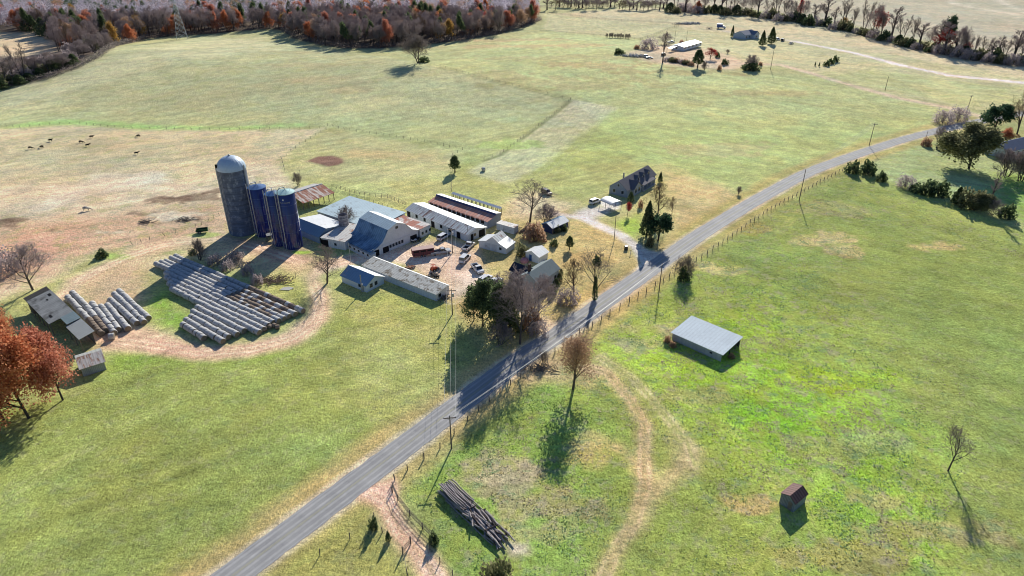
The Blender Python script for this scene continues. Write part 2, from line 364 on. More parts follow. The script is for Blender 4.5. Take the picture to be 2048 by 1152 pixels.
# wheel lines in the meadows
for pts_ in ([(0,1000),(200,880),(420,760),(560,720)],[(60,1150),(300,960),(560,790),(640,740)],[(300,1152),(520,960),(760,800)],[(620,700),(720,800)],[(640,740),(760,760),(870,790)]): stroke(pts_, .35, (170,176,112), .4, .55, .3, .1, nz=.6, off=.9)
for pts_ in ([(1480,1152),(1600,1000),(1500,880),(1350,800)],[(1700,330),(1500,520),(1400,600),(1300,690)],[(1330,1152),(1420,1040),(1560,960),(1760,900)],[(1300,740),(1500,900),(1700,1152)],[(820,160),(850,190),(900,240),(915,260)],[(1290,90),(1100,160),(960,150)]): stroke(pts_, .4, (166,164,104), .45, .55, .3, .2, nz=.6, off=.9)
for a_ in range(26): # cow paths and hoof wear in the dry pasture
    x_, y_ = rng.uniform(0,520), rng.uniform(300,440); stroke([(x_,y_),(x_+rng.uniform(40,120),y_+rng.uniform(-12,10)),(x_+rng.uniform(130,200),y_+rng.uniform(-16,16))], .5, (150,128,96) if a_ % 2 else (212,198,166), .5, .5, .5, None, nz=.6)
# far drives
stroke([(1590,83),(1700,104),(1800,130),(1900,151),(2060,167),(2300,190)], 5, (226,216,196), 2, 1, .4, 0)
stroke([(1590,83),(1540,75),(1500,70),(1450,62)], 6, (206,196,170), 3, .7, .6, 0)
stroke([(1395,118),(1420,125),(1480,128),(1560,129),(1620,146),(1700,170),(1800,197),(1900,216),(1960,232)], 5, (206,184,148), 3, .9, .8, 0)
region([(1240,105),(1340,90),(1420,100),(1500,125),(1470,140),(1400,138),(1300,125)], (196,174,134), 6, .85, 3, 0)
stroke([(1890,-5),(1910,8),(1990,22),(2100,40)], 8, (206,196,164), 5, .7, 2)
stroke([(1960,-10),(2000,2),(2100,40)], 9, (206,198,166), 5, .7, 2)
# ponds of mud
MUD = [(614,322),(635,313),(665,311),(686,317),(690,325),(675,331),(655,334),(635,328)]
region(MUD, (128,100,84), 1.2, 1, .5, 0)
# forest floor
FOREST = [(1062,-40),(1066,10),(1082,40),(1040,56),(1000,68),(930,80),(870,88),(760,97),(690,97),(640,90),(590,78),(560,60),(540,58),(480,62),(420,68),(350,72),(290,78),(230,92),(190,118),(150,138),(90,160),(30,172),(-60,190),(-500,190),(-500,-40)]
region(FOREST, (96,84,70), 6, 1, 3, 0)
CLEAR = [(-120,66),(60,64),(110,82),(112,104),(60,112),(-120,118)]
region(CLEAR, (196,174,128), 6, 1, 3, .2)
region([(150,54),(210,46),(235,52),(200,60)], (180,150,108), 5, .8, 3)
# tree-row floor
stroke([(1080,12),(1200,12),(1300,14),(1480,26),(1600,42),(1700,62),(1800,88),(1900,108),(2048,128)], 14, (110,98,74), 5, .8, 3)
# ---- large and fine variety
str1 = aniso(math.radians(32), 40, 2.2, 31); str2 = aniso(math.radians(-35), 26, 2.5, 41)
nD = fbm(gx, gy, 1.8, 201, 3); v = 1+(nA-.5)*.34+(nB-.5)*.42+(nC-.5)*.34+(nD-.5)*.30*(gy < 330)
v *= 1+(np.where(gx > -15+(gy-90)*.35, str2, str1)-.5)*.46
GCOL *= v[:,None]
hue = (fbm(gx, gy, 30, 77)-.5)+(fbm(gx, gy, 9, 78)-.5)*.8
GCOL[:,0] *= 1+hue*.25; GCOL[:,2] *= 1-hue*.1
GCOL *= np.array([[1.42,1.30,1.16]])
GCOL *= np.array([[1.31,1.29,1.58]]); fh = sstep((gy-290)/80)[:,None]; GCOL *= 1+fh*np.array([[.08,.02,.20]]); ff = (np.clip((gy-220)/420, 0, 1)*.30)[:,None]; GCOL = GCOL*(1-ff)+np.array([[.47,.46,.29]])*ff*np.clip(GCOL.mean(1)[:,None]/.3, .6, 1.35)  # far ground pales with distance: haze painted into its colour
isd = (GCOL[:,0] > GCOL[:,1]*1.12); GCOL[isd] *= np.array([[.93,1.0,.97]])
gzv = relief(gx, gy) + (fbm(gx, gy, 18, 55, 3)-.5)*.25*sstep((np.hypot(gx, gy-80)-0)/50)*0
nx, ny = len(XS), len(YS)
ii = (np.arange(ny-1)[:,None]*nx+np.arange(nx-1)[None,:]).ravel()
Q = np.stack([ii, ii+1, ii+nx+1, ii+nx], 1)
gm = newmat('pasture'); t = NT(gm)
out = t.n('ShaderNodeOutputMaterial'); b = t.n('ShaderNodeBsdfPrincipled'); t.l(b.outputs[0], out.inputs[0])
b.inputs['Roughness'].default_value = 1; b.inputs['Specular IOR Level'].default_value = .05
at = t.n('ShaderNodeAttribute', attribute_name='Col'); co = t.n('ShaderNodeTexCoord').outputs['Object']
n1 = noise_(t, co, .9, 6, .75); n2 = noise_(t, co, .22, 5, .7); n3 = noise_(t, co, 2.6, 4, .8, (1, .55, 1))
val = math_(t, 'MULTIPLY', ramp_(t, n1, .3, .7, .70, 1.30), ramp_(t, n2, .3, .7, .84, 1.16))
n4 = noise_(t, co, 2.1, 3, .75, (1, .6, 1)); spk = ramp_(t, n4, .33, .43, .45, 1.04)
spk = math_(t, 'ADD', math_(t, 'MULTIPLY', math_(t, 'SUBTRACT', spk, 1.0), math_(t, 'ADD', at.outputs['Alpha'], .35)), 1.0)
val = math_(t, 'MULTIPLY', math_(t, 'MULTIPLY', val, spk), ramp_(t, n3, .3, .7, .60, 1.40))
c = mix_(t, 1.0, at.outputs['Color'], val, 'MULTIPLY')
tn = noise_(t, co, .33, 6, .72); tf = math_(t, 'MULTIPLY', ramp_(t, tn, .53, .60), at.outputs['Alpha'])
c = mix_(t, math_(t, 'MULTIPLY', tf, .75), c, (.58,.50,.34))
tn2 = noise_(t, co, .19, 6, .75, (1,1.6,1)); tf2 = math_(t, 'MULTIPLY', ramp_(t, tn2, .54, .61), at.outputs['Alpha'])
c = mix_(t, math_(t, 'MULTIPLY', tf2, .7), c, (.27,.43,.20))
tn3 = noise_(t, co, .13, 5, .7, (1.4,1,1)); tf3 = math_(t, 'MULTIPLY', ramp_(t, tn3, .52, .62), at.outputs['Alpha'])
c = mix_(t, math_(t, 'MULTIPLY', tf3, .75), c, (.56,.60,.13))
c = mix_(t, .75, c, mix_(t, 1.0, c, spk, 'MULTIPLY'))
t.l(c, b.inputs['Base Color'])
bh = math_(t, 'ADD', n1, math_(t, 'MULTIPLY', n3, .6)); bp = t.n('ShaderNodeBump'); bp.inputs['Strength'].default_value = .9; bp.inputs['Distance'].default_value = .4
t.l(bh, bp.inputs['Height']); t.l(bp.outputs[0], b.inputs['Normal'])
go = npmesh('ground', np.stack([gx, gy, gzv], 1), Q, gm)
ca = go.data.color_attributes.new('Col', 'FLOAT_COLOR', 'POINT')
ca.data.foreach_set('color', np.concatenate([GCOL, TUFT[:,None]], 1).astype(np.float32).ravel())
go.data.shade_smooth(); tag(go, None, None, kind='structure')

# ------------------------------------------------------------------ road
def smooth_line(pts, step=3.0):
    pts = [Vector((p[0], p[1], 0)) for p in pts]; res = []
    for i in range(len(pts)-1):
        p0 = pts[max(i-1,0)]; p1 = pts[i]; p2 = pts[i+1]; p3 = pts[min(i+2,len(pts)-1)]
        n = max(2, int((p2-p1).length/step))
        for k in range(n):
            s = k/n; res.append(.5*((2*p1)+(p2-p0)*s+(2*p0-5*p1+4*p2-p3)*s*s+(3*p1-p0-3*p2+p3)*s**3))
    res.append(pts[-1]); return res
RC = smooth_line(W(RD), 1.6)
def ribbon(line, o0, o1, z, dash=None, jit=0):
    jr = random.Random(4); J = [(jr.uniform(-jit,jit), jr.uniform(-jit,jit)) for _ in line]
    m = MB(); acc = 0
    for i, (a, b_) in enumerate(zip(line, line[1:])):
        d0 = (line[min(i+1,len(line)-1)]-line[max(i-1,0)]).normalized(); d1 = (line[min(i+2,len(line)-1)]-line[i]).normalized()
        n0 = Vector((-d0.y, d0.x, 0)); n1_ = Vector((-d1.y, d1.x, 0))
        j0, j1 = J[i], J[min(i+1,len(J)-1)]; q = [a+n0*(o0+j0[0]), a+n0*(o1+j0[1]), b_+n1_*(o1+j1[1]), b_+n1_*(o0+j1[0])]
        m.poly([(p.x, p.y, gz(p.x, p.y)+z) for p in reversed(q)])
    return m
am = newmat('worn_asphalt'); t = NT(am)
out = t.n('ShaderNodeOutputMaterial'); b = t.n('ShaderNodeBsdfPrincipled'); t.l(b.outputs[0], out.inputs[0]); b.inputs['Roughness'].default_value = .75
b.inputs['Specular IOR Level'].default_value = .12
co = t.n('ShaderNodeTexCoord').outputs['Object']
ra = noise_(t, co, .15, 5, .7); rb = noise_(t, co, 5, 3, .8)
c = mix_(t, ramp_(t, ra, .35, .65), (.34,.335,.33), (.44,.43,.415)); rc_ = noise_(t, co, .55, 7, .8); c = mix_(t, ramp_(t, rc_, .56, .60, 0, .35), c, (.24,.24,.245)); c = mix_(t, 1.0, c, ramp_(t, rb, .3, .7, .88, 1.12), 'MULTIPLY')
cr = noise_(t, co, .6, 8, .8, (1,1,1)); t.l(c, b.inputs['Base Color'])
tag(ribbon(RC, -2.85, 2.85, .03, jit=.14).build('road', am), None, None, kind='structure')
pale = mat('worn_wheel_track', (.47,.46,.445), .8, var=.2, vs=.3)
dark = mat('dark_wheel_track', (.17,.185,.21), .8, var=.3, vs=.25)
wl = mat('white_edge_paint', (.56,.56,.55), .7, var=.2, vs=.8); yl = mat('yellow_centre_paint', (.50,.47,.30), .7, var=.25, vs=.8)
for o in (-1.75, -.55, .75, 1.95):
    tag(ribbon(RC, o-.22, o+.22, .034).build('road_wheel_track', pale), None, None, kind='structure')
for o in (-2.6, 2.6): tag(ribbon(RC, o-.05, o+.05, .038).build('road_edge_line', wl), None, None, kind='structure')
for o in (-.09, .12): tag(ribbon(RC, o-.045, o+.045, .042).build('road_centre_line', yl), None, None, kind='structure')
# ------------------------------------------------------------------ tree prototypes (unit: metres at full size, scaled on copying)
BARK = mat('grey_bark', (.115,.095,.085), .95, var=.25, vs=2)
BARKD = mat('dark_bark', (.07,.058,.05), .95, var=.25, vs=2)
TW_GREY = mat('grey_twigs', (.32,.27,.25), .95, var=0, island=(.56,.49,.44))
TW_PUR = mat('purple_twigs', (.36,.30,.30), .95, var=0, island=(.72,.62,.60))
TW_TAN = mat('tan_twigs', (.26,.19,.13), .95, var=0, island=(.40,.30,.20))
L_ORANGE = mat('orange_oak_leaves', (.50,.15,.07), .85, var=0, island=(.88,.42,.22))
L_RUST = mat('rusty_leaves', (.44,.15,.09), .85, var=0, island=(.80,.38,.26))
L_RED = mat('red_leaves', (.36,.03,.03), .85, var=0, island=(.55,.10,.09))
L_YEL = mat('yellow_leaves', (.42,.24,.05), .85, var=0, island=(.62,.40,.14))
L_BRN = mat('brown_leaves', (.40,.25,.16), .9, var=0, island=(.72,.50,.34))
L_GRN = mat('evergreen_needles', (.04,.075,.04), .85, var=0, island=(.25,.31,.14))
L_GRN2 = mat('blue_green_needles', (.03,.075,.045), .85, var=0, island=(.09,.17,.085))
L_OLV = mat('olive_leaves', (.12,.13,.06), .9, var=0, island=(.36,.35,.19))
def rdir(d, ang, az):
    a = d.orthogonal().normalized(); b = d.cross(a)
    return (d*math.cos(ang)+(a*math.cos(az)+b*math.sin(az))*math.sin(ang)).normalized()
def grow(seed, Hh, spread=1.0, tr=.28, lv=4, nb=(9,6,5,4), trunkfrac=.3, lean=0, up=.18, ang=(35,62), split=1, wob=.10):
    R = random.Random(seed); segs = {0: [], 1: [], 2: [], 3: [], 4: []}; tips = []
    def branch(p, d, L, r, lev):
        n = 4 if lev == 0 else 3 if lev < 3 else 2
        pts = [(p.copy(), r)]
        for i in range(n):
            w_ = wob*(.45 if lev == 0 else 1)
            d = (d+Vector((R.gauss(0,w_), R.gauss(0,w_), R.gauss(0,wob)*.5+up*(.4 if lev else .05)))).normalized()
            p = p+d*(L/n); rr = r*(1-.72*(i+1)/n); segs[lev].append((pts[-1][0], p, pts[-1][1], rr)); pts.append((p.copy(), rr))
        if lev >= lv-1: tips.append(p.copy())
        if lev >= lv: return
        k = nb[lev]
        for j in range(k):
            s = (trunkfrac+(1-trunkfrac)*((j+R.random())/k)) if lev == 0 else .25+.75*((j+R.random())/k)
            f = s*n; i = min(int(f), n-1); q = pts[i][0].lerp(pts[i+1][0], f-i); qr = pts[i][1]*(1-(f-i))+pts[i+1][1]*(f-i)
            a = math.radians(R.uniform(*ang))*(1.0 if lev else 1.05-.45*s)
            cd = rdir(d, a, R.uniform(0, 2*pi)+j*2.4)
            Lc = (Hh*.52*spread*(1.12-.62*s) if lev == 0 else L*R.uniform(.42,.66)*(1.1-.35*s))
            if lev == 0: cd = (cd+Vector((0,0,.10))).normalized()
            branch(q, cd, Lc, max(qr*.62, .012), lev+1)
    for k in range(split):
        az = 2*pi*k/max(split,1)+R.random(); d0 = Vector((math.cos(az)*.22*(split>1)+lean, math.sin(az)*.22*(split>1), 1)).normalized()
        branch(Vector((math.cos(az)*.25*(split>1), math.sin(az)*.25*(split>1), -.3)), d0, Hh*(.80 if split > 1 else .86), tr, 0)
    return segs, tips
def tubes(segs, n, rmin):
    if not segs: return np.zeros((0,3)), np.zeros((0,4), int)
    A = np.array([s[0][:] for s in segs]); B = np.array([s[1][:] for s in segs]); r0 = np.maximum([s[2] for s in segs], rmin); r1 = np.maximum([s[3] for s in segs], rmin*.8)
    D = B-A; D /= np.linalg.norm(D, axis=1)[:,None]+1e-9
    ref = np.where(abs(D[:,2:3]) > .9, np.array([[1,0,0]]), np.array([[0,0,1]]))
    U = np.cross(D, ref); U /= np.linalg.norm(U, axis=1)[:,None]; Vv = np.cross(D, U); rings = []
    for P0, r in ((A, r0), (B, r1)):
        for i in range(n):
            a = 2*pi*i/n; rings.append(P0+U*(r*math.cos(a))[:,None]+Vv*(r*math.sin(a))[:,None])
    V = np.stack(rings, 1); m = len(segs); base = (np.arange(m)*2*n)[:,None]
    Q = []
    for i in range(n if n > 2 else 1):
        j = (i+1) % n; Q.append(np.concatenate([base+i, base+j, base+n+j, base+n+i], 1))
    return V.reshape(-1,3), np.concatenate(Q)
def leafquads(C, size, seed, flat=0.0, asp=.8):
    g = np.random.default_rng(seed); n = len(C); a = g.normal(size=(n,3)); a[:,2] *= 1-flat; a /= np.linalg.norm(a,axis=1)[:,None]
    b = np.cross(a, g.normal(size=(n,3))); b /= np.linalg.norm(b,axis=1)[:,None]; s = (size*g.uniform(.6,1.35,n))[:,None]
    V = np.stack([C-a*s-b*s*asp*.3, C-b*s*asp+a*s*.1, C+a*s+b*s*asp*.2, C+b*s*asp-a*s*.15], 1)
    return V.reshape(-1,3), (np.arange(n)*4)[:,None]+np.arange(4)[None,:]
def cat_(parts):
    V = []; Q = []; o = 0
    for v, q in parts: V.append(v); Q.append(q+o); o += len(v)
    return np.concatenate(V), np.concatenate(Q)
PROTO = {}
def proto(key, Hh, width, trunkmesh, crown, tmat, cmat, name):
    r = thing(name, 'prototype', 'tree'); r['ph'] = Hh; r['pw'] = width
    npmesh('trunk', *trunkmesh, tmat, r)
    npmesh('crown', *crown, cmat, r)
    reg(r); PROTO[key] = r; return r
def width_of(V): return float(np.percentile(np.hypot(V[:,0], V[:,1]), 96)*2)
def bare(key, seed, Hh=16, cm=None, twr=.022, name='bare_tree', tm=None, leaves=None, **kw):
    segs, tips = grow(seed, Hh, **kw)
    tk = cat_([tubes(segs[0], 7, .02), tubes(segs[1], 5, .02)])
    cr = [tubes(segs[2], 4, twr*1.4), tubes(segs[3], 3, twr)]
    if segs[4]: cr.append(tubes(segs[4], 3, twr*.8))
    V = np.concatenate([c[0] for c in cr])
    top = V[:,2].max(); return proto(key, float(top), width_of(V), tk, cat_(cr), tm or BARK, cm or TW_GREY, name), segs, tips
def leafy(key, seed, Hh, cm, size=.28, per=9, jit=.55, name='oak_tree', tm=None, **kw):
    segs, tips = grow(seed, Hh, **kw); g = np.random.default_rng(seed)
    tk = cat_([tubes(segs[0], 7, .02), tubes(segs[1], 5, .02), tubes(segs[2], 4, .03)])
    T = np.array([t[:] for t in tips]); C = np.repeat(T, per, 0)+g.normal(size=(len(T)*per,3))*jit
    V, Qq = leafquads(C, size, seed, .3)
    return proto(key, float(V[:,2].max()), width_of(V), tk, (V, Qq), tm or BARKD, cm, name)
def conifer(key, seed, Hh, rad, cm, n=2600, size=.3, name='cedar_tree', base=.06, powr=.9, droop=-.1, lump=.18):
    g = np.random.default_rng(seed); z = (g.random(n)**.8)*(1-base)+base; az = g.random(n)*2*pi
    lum = 1+lump*np.sin(az*3+z*17+seed)+lump*.7*np.sin(az*5-z*29)
    r = rad*((1-z)**powr)*lum*np.sqrt(g.uniform(.35,1,n))*(np.minimum((z-base)*9+.35,1))
    C = np.stack([r*np.cos(az), r*np.sin(az), z*Hh+droop*r*.3+g.normal(size=n)*.12], 1)
    V, Qq = leafquads(C, size, seed, .35)
    tk = tubes([(Vector((0,0,-.3)), Vector((0,0,Hh*.8)), rad*.09+.05, .03)], 7, .02)
    return proto(key, Hh, rad*2, tk, (V, Qq), BARKD, cm, name)
def bush(key, seed, Hh, rad, cm, n=700, size=.16, name='shrub', flat=.7):
    g = np.random.default_rng(seed); d = g.normal(size=(n,3)); d /= np.linalg.norm(d,axis=1)[:,None]; d[:,2] = abs(d[:,2])
    lum = 1+.2*np.sin(d[:,0]*5+seed)+.2*np.sin(d[:,1]*6+d[:,2]*4+seed*2)
    C = d*(g.uniform(.25,1,n)**.4*lum)[:,None]*np.array([rad,rad*.9,Hh*.92])
    V, Qq = leafquads(C, size, seed, .2)
    st = [(Vector((0,0,-.1)), Vector((d[i,0]*rad*.7, d[i,1]*rad*.7, Hh*.75)), .05, .02) for i in range(7)]
    return proto(key, Hh, rad*2, tubes(st, 4, .02), (V, Qq), BARKD, cm, name)
bare('bareA', 3, 16, nb=(10,6,5,4), spread=1.0, twr=.028)
bare('bareB', 8, 16, nb=(9,6,5,4), spread=.85, twr=.028, split=2)
bare('bareC', 21, 14, nb=(11,6,4,4), spread=1.15, trunkfrac=.22, twr=.028)
bare('bareP1', 31, 17, cm=TW_PUR, nb=(13,8,6,4), spread=.95, twr=.034, trunkfrac=.2)
bare('bareP2', 33, 17, cm=TW_PUR, nb=(12,7,6,4), spread=.8, twr=.034, split=2, trunkfrac=.22)
bare('oakBare', 29, 16, cm=TW_GREY, nb=(12,8,6,3), spread=1.15, twr=.055, split=2, trunkfrac=.15, name='bare_oak')
bare('bareTan', 44, 11, cm=TW_TAN, nb=(11,6,5,4), spread=1.05, trunkfrac=.15, twr=.026, tm=BARK)
bare('bareRow', 43, 15, cm=TW_PUR, nb=(10,5,4,3), spread=.48, trunkfrac=.35, twr=.035, ang=(22,42))
bare('bareRow2', 47, 15, cm=TW_GREY, nb=(9,5,4,3), spread=.62, trunkfrac=.4, twr=.035, ang=(25,45), split=2)
bare('twigs', 51, 3.4, cm=TW_GREY, nb=(9,6,4,3), spread=1.2, trunkfrac=.05, twr=.016, tr=.09, name='bare_shrub', split=3)
bare('twigsP', 53, 4, cm=TW_PUR, nb=(9,6,5,3), spread=1.2, trunkfrac=.05, twr=.018, tr=.09, name='bare_shrub', split=3)
leafy('oakO', 61, 17, L_ORANGE, .23, 5, .5, nb=(14,8,6,3), spread=1.0, trunkfrac=.12, name='oak_tree', ang=(52,88), up=.08)
leafy('oakO2', 63, 15, L_RUST, .24, 5, .6, nb=(14,8,5,3), spread=1.05, trunkfrac=.12, name='oak_tree', ang=(52,88), up=.08)
leafy('brown', 65, 14, L_BRN, .14, 4, .5, nb=(12,6,5,3), spread=.62, trunkfrac=.22, name='autumn_tree', tm=BARK)
leafy('pine', 67, 18, L_GRN, .34, 8, .55, nb=(13,6,4,2), spread=.62, trunkfrac=.3, name='pine_tree', lv=3)
leafy('pineD', 68, 15, L_GRN, .26, 9, .5, nb=(16,8,5,2), spread=.72, trunkfrac=.12, name='pine_tree', lv=3, up=.25)
leafy('pineO', 69, 9, L_GRN2, .26, 10, .35, nb=(13,6,4,2), spread=1.0, trunkfrac=.2, name='pine_tree', lv=3)
leafy('bigleaf', 71, 13, L_OLV, .30, 9, .75, nb=(13,8,6,3), spread=1.05, trunkfrac=.08, name='broadleaf_tree')
leafy('redT', 73, 12, L_RED, .24, 6, .5, nb=(10,6,4,3), spread=.8, trunkfrac=.2, name='red_tree', lv=3)
leafy('ylw', 75, 14, L_YEL, .28, 8, .6, nb=(10,6,5,3), spread=.75, trunkfrac=.2, name='yellow_tree', lv=3)
conifer('cedar', 81, 9, 2.6, L_GRN, 2600, .24, powr=.75)
conifer('cedar2', 83, 6, 2.4, L_GRN, 1700, .22, powr=.5, base=.02)
conifer('lollipop', 85, 6, 2.2, L_GRN, 1800, .22, 'ornamental_tree', base=.28, powr=.45)
bush('shrubG', 91, 1.8, 1.3, L_GRN)
bush('shrubO', 93, 2.4, 1.8, L_OLV, 900, .2)
bush('shrubT', 95, 1.6, 1.4, L_BRN, 700, .16)
bush('shrubR', 97, 2.0, 1.2, L_RED, 600, .16)
bush('shrubB', 99, 3.2, 2.6, TW_PUR, 1600, .14, 'bare_shrub')
USED = set()
def plant(kind, base, topy, label, cat='tree', group=None, wpx=None, name=None, rz=None, hm=None):
    """base: photo pixel of the foot, topy: photo row of the top, wpx: crown width in photo pixels"""
    p = PG(*base); hh = hm if hm else max(.5, height_of(p, topy)); r0 = PROTO[kind]
    k = hh/r0['ph']; kx = k if not wpx else (wpx/pxm(p))/r0['pw']
    rz = random.Random(hash(base) if False else int(base[0]*7+base[1]*13)).uniform(0, 6.28) if rz is None else rz
    if kind in USED: o = dup(r0, p, rz, (kx, kx, k), label)
    else:
        o = r0; USED.add(kind); o.location = p; o.rotation_euler = (0,0,rz); o.scale = (kx, kx, k); o['label'] = label
    o['category'] = cat
    if group: o['group'] = group
    elif 'group' in o: del o['group']
    if name:
        kd = KIDS.get(o.name, []); o.name = name
        if kind in USED and o is r0: KIDS[o.name] = kd
    return o
# ------------------------------------------------------------------ building kit
M_TEAL = mat('pale_metal_roof', (.62,.75,.77), .45, .25, var=.12, vs=.25, rib=1.1, ribd=.08, col2=(.33,.36,.34), c2=(.55,.75), c2s=.3)
M_WHT = mat('bright_metal_roof', (.84,.85,.84), .45, .15, var=.08, vs=.3, rib=1.1, ribd=.07, col2=(.50,.44,.38), c2=(.62,.8), c2s=.35)
M_BLUE = mat('weathered_blue_roof', (.25,.40,.54), .5, .15, var=.22, vs=.5, rib=1.2, ribd=.16, col2=(.07,.13,.22), c2=(.46,.66), c2s=.25, c2st=(1,.5,1))
M_BLUE2 = mat('plain_blue_roof', (.17,.32,.50), .5, .2, var=.08, vs=.4, rib=1.2, ribd=.06)
M_RUST = mat('rusty_roof', (.68,.60,.54), .7, .1, var=.15, vs=.4, rib=1.0, ribd=.22, col2=(.36,.13,.075), c2=(.42,.54), c2s=.5, c2st=(1.6,.35,1))
M_RUST2 = mat('red_rust_roof', (.70,.34,.25), .75, .1, var=.2, vs=.5, rib=.8, ribd=.15, col2=(.70,.52,.46), c2=(.52,.62), c2s=.6, c2st=(1.6,.3,1))
M_SPOT = mat('white_roof_rust_stains', (.66,.64,.60), .6, .1, var=.12, vs=.4, rib=1.0, ribd=.1, col2=(.38,.20,.13), c2=(.54,.64), c2s=.5)
M_GREY = mat('mottled_grey_roof', (.63,.63,.58), .8, .05, var=.2, vs=.6, rib=1.2, ribd=.13, col2=(.24,.20,.15), c2=(.50,.62), c2s=.7)
M_STRK = mat('streaked_metal_roof', (.70,.72,.70), .55, .2, var=.15, vs=.3, rib=1.0, ribd=.2, col2=(.30,.17,.14), c2=(.53,.62), c2s=.45, c2st=(2,.3,1))
M_DKR = mat('navy_shingle_roof', (.035,.045,.075), .9, var=.2, vs=1.5)
M_GRN = mat('grey_green_shingle_roof', (.27,.32,.32), .85, var=.12, vs=1.2)
M_SHG = mat('charcoal_shingle_roof', (.17,.165,.185), .9, var=.15, vs=1.5)
M_OLD = mat('old_dark_roof', (.34,.35,.34), .8, .05, var=.25, vs=.5, rib=1.2, ribd=.12, col2=(.10,.10,.095), c2=(.48,.66), c2s=.3)
M_OLD2 = mat('lighter_patch_roof', (.50,.51,.47), .6, .1, var=.12, vs=.5, rib=1.2, ribd=.1)
M_RED = mat('dark_red_roof', (.22,.12,.11), .7, .1, var=.15, vs=.7, rib=1.6, ribd=.35)
W_WHT = mat('white_boards', (.72,.75,.78), .8, var=.12, vs=.8, rib=1.5, ribd=.06)
W_PALE = mat('pale_block_wall', (.62,.65,.68), .85, var=.15, vs=.6, col2=(.30,.29,.28), c2=(.55,.72), c2s=.6)
W_GREY = mat('grey_siding', (.33,.37,.44), .8, var=.08, vs=.8, rib=4, ribd=.06, ribaxis='Z')
W_DKBL = mat('dark_blue_siding', (.065,.09,.20), .8, var=.15, vs=.8, rib=2, ribd=.1)
W_WOOD = mat('grey_barn_wood', (.20,.18,.16), .9, var=.3, vs=1, rib=3, ribd=.25)
W_SHED = mat('weathered_pale_wood', (.40,.41,.42), .9, var=.25, vs=1, rib=3, ribd=.2)
M_DARK = mat('dark_opening', (.012,.012,.015), .9, var=0)
M_GLASS = mat('window_glass', (.03,.04,.055), .12, var=0, spec=.6)
M_TRIM = mat('white_trim', (.68,.70,.72), .6, var=.05)
M_POST = mat('grey_wood_post', (.20,.175,.15), .9, var=.3, vs=1.5)
M_CONC = mat('light_concrete', (.44,.43,.41), .9, var=.2, vs=.8)
class Bld:
    def __init__(s, name, label, cat, A, B, h, group=None):
        a, b = P(*A, h), P(*B, h); d = (b-a); d.z = 0; s.L = d.length; s.ang = math.atan2(d.y, d.x)
        s.o = Vector((a.x, a.y, gz(a.x, a.y))); s.u = d.normalized(); s.vv = Vector((-s.u.y, s.u.x, 0)); s.h = h
        s.root = thing(name, label, cat, s.o, s.ang, group); s.name = name
    def loc(s, px, py, z):
        q = P(px, py, z)-s.o; return q.dot(s.u), q.dot(s.vv)
    def v(s, e): return (s.loc(*e)[1], e[2]) if len(e) == 3 else e
    def profile(s, prof, roofs, wall, x0=0, x1=None, over=.35, inset=.35, th=.09, walls=True, base=0, ends=True):
        x1 = s.L if x1 is None else x1; s.x0, s.x1 = x0, x1; p = [s.v(e) for e in prof]; s.p = p
        print('  %-22s L=%.1f prof=%s' % (s.name, s.L, [(round(a,1), round(b,1)) for a, b in p]))
        if not isinstance(roofs, (list, tuple)): roofs = [roofs]*(len(p)-1)
        groups = {}
        for i, rm in enumerate(roofs):
            if rm is None: continue
            (v0, z0), (v1, z1) = p[i], p[i+1]
            m = groups.setdefault(rm.name, (MB(), rm))[0]
            m.prism([(v0,z0),(v1,z1),(v1,z1-th),(v0,z0-th)], x0-over*0, x1+over*0)
        for k, (m, rm) in groups.items(): m.build('roof', rm, s.root)
        if walls:
            sg = 1 if p[-1][0] > p[0][0] else -1
            def zat(v):
                for (v0,z0),(v1,z1) in zip(p, p[1:]):
                    if min(v0,v1)-1e-6 <= v <= max(v0,v1)+1e-6 and abs(v1-v0) > 1e-6: return z0+(z1-z0)*(v-v0)/(v1-v0)
                return p[-1][1]
            va, vb = p[0][0]+sg*inset, p[-1][0]-sg*inset
            pr = [(va, base), (va, zat(va)-th-.03)]+[(v_, z_-th-.03) for v_, z_ in p[1:-1] if (v_-va)*sg > 0 and (vb-v_)*sg > 0]+[(vb, zat(vb)-th-.03), (vb, base)]
            s.wp = pr; s.va, s.vb = va, vb; s.wall = MB().prism(pr, x0+inset, x1-inset).build('wall', wall, s.root)
            s.wx0, s.wx1 = x0+inset, x1-inset
        return s
    def panel(s, side, c, w, z0, z1, nm='window', m=None, frame=True, d=.05):
        """side F (first profile side) B, L (x0 end) R (x1 end); c position along that side in metres"""
        m = m or (M_GLASS if nm == 'window' else M_DARK)
        sg = 1 if s.vb > s.va else -1
        def bx(w_, a, b, d_, off=0):
            if side == 'F': y = s.va; return MB().box(c-w_/2, c+w_/2, *sorted((y-sg*(off+d_), y-sg*off)), a, b)
            if side == 'B': y = s.vb; return MB().box(c-w_/2, c+w_/2, *sorted((y+sg*off, y+sg*(off+d_))), a, b)
            if side == 'L': return MB().box(s.wx0-off-d_, s.wx0-off, c-w_/2, c+w_/2, a, b)
            return MB().box(s.wx1+off, s.wx1+off+d_, c-w_/2, c+w_/2, a, b)
        if nm == 'window' and frame:
            f = bx(w+.2, z0-.1, z1+.1, d).build('window', M_TRIM, s.root); bx(w, z0, z1, .02, d+.002).build('pane', m, f); return f
        return bx(w, z0, z1, d).build(nm, m, s.root)
    def posts(s, v, xs, h, r=.09):
        for x in xs: MB().box(x-r, x+r, v-r, v+r, 0, h).build('post', M_POST, s.root)
T = lambda px, py, z: (px, py, z)
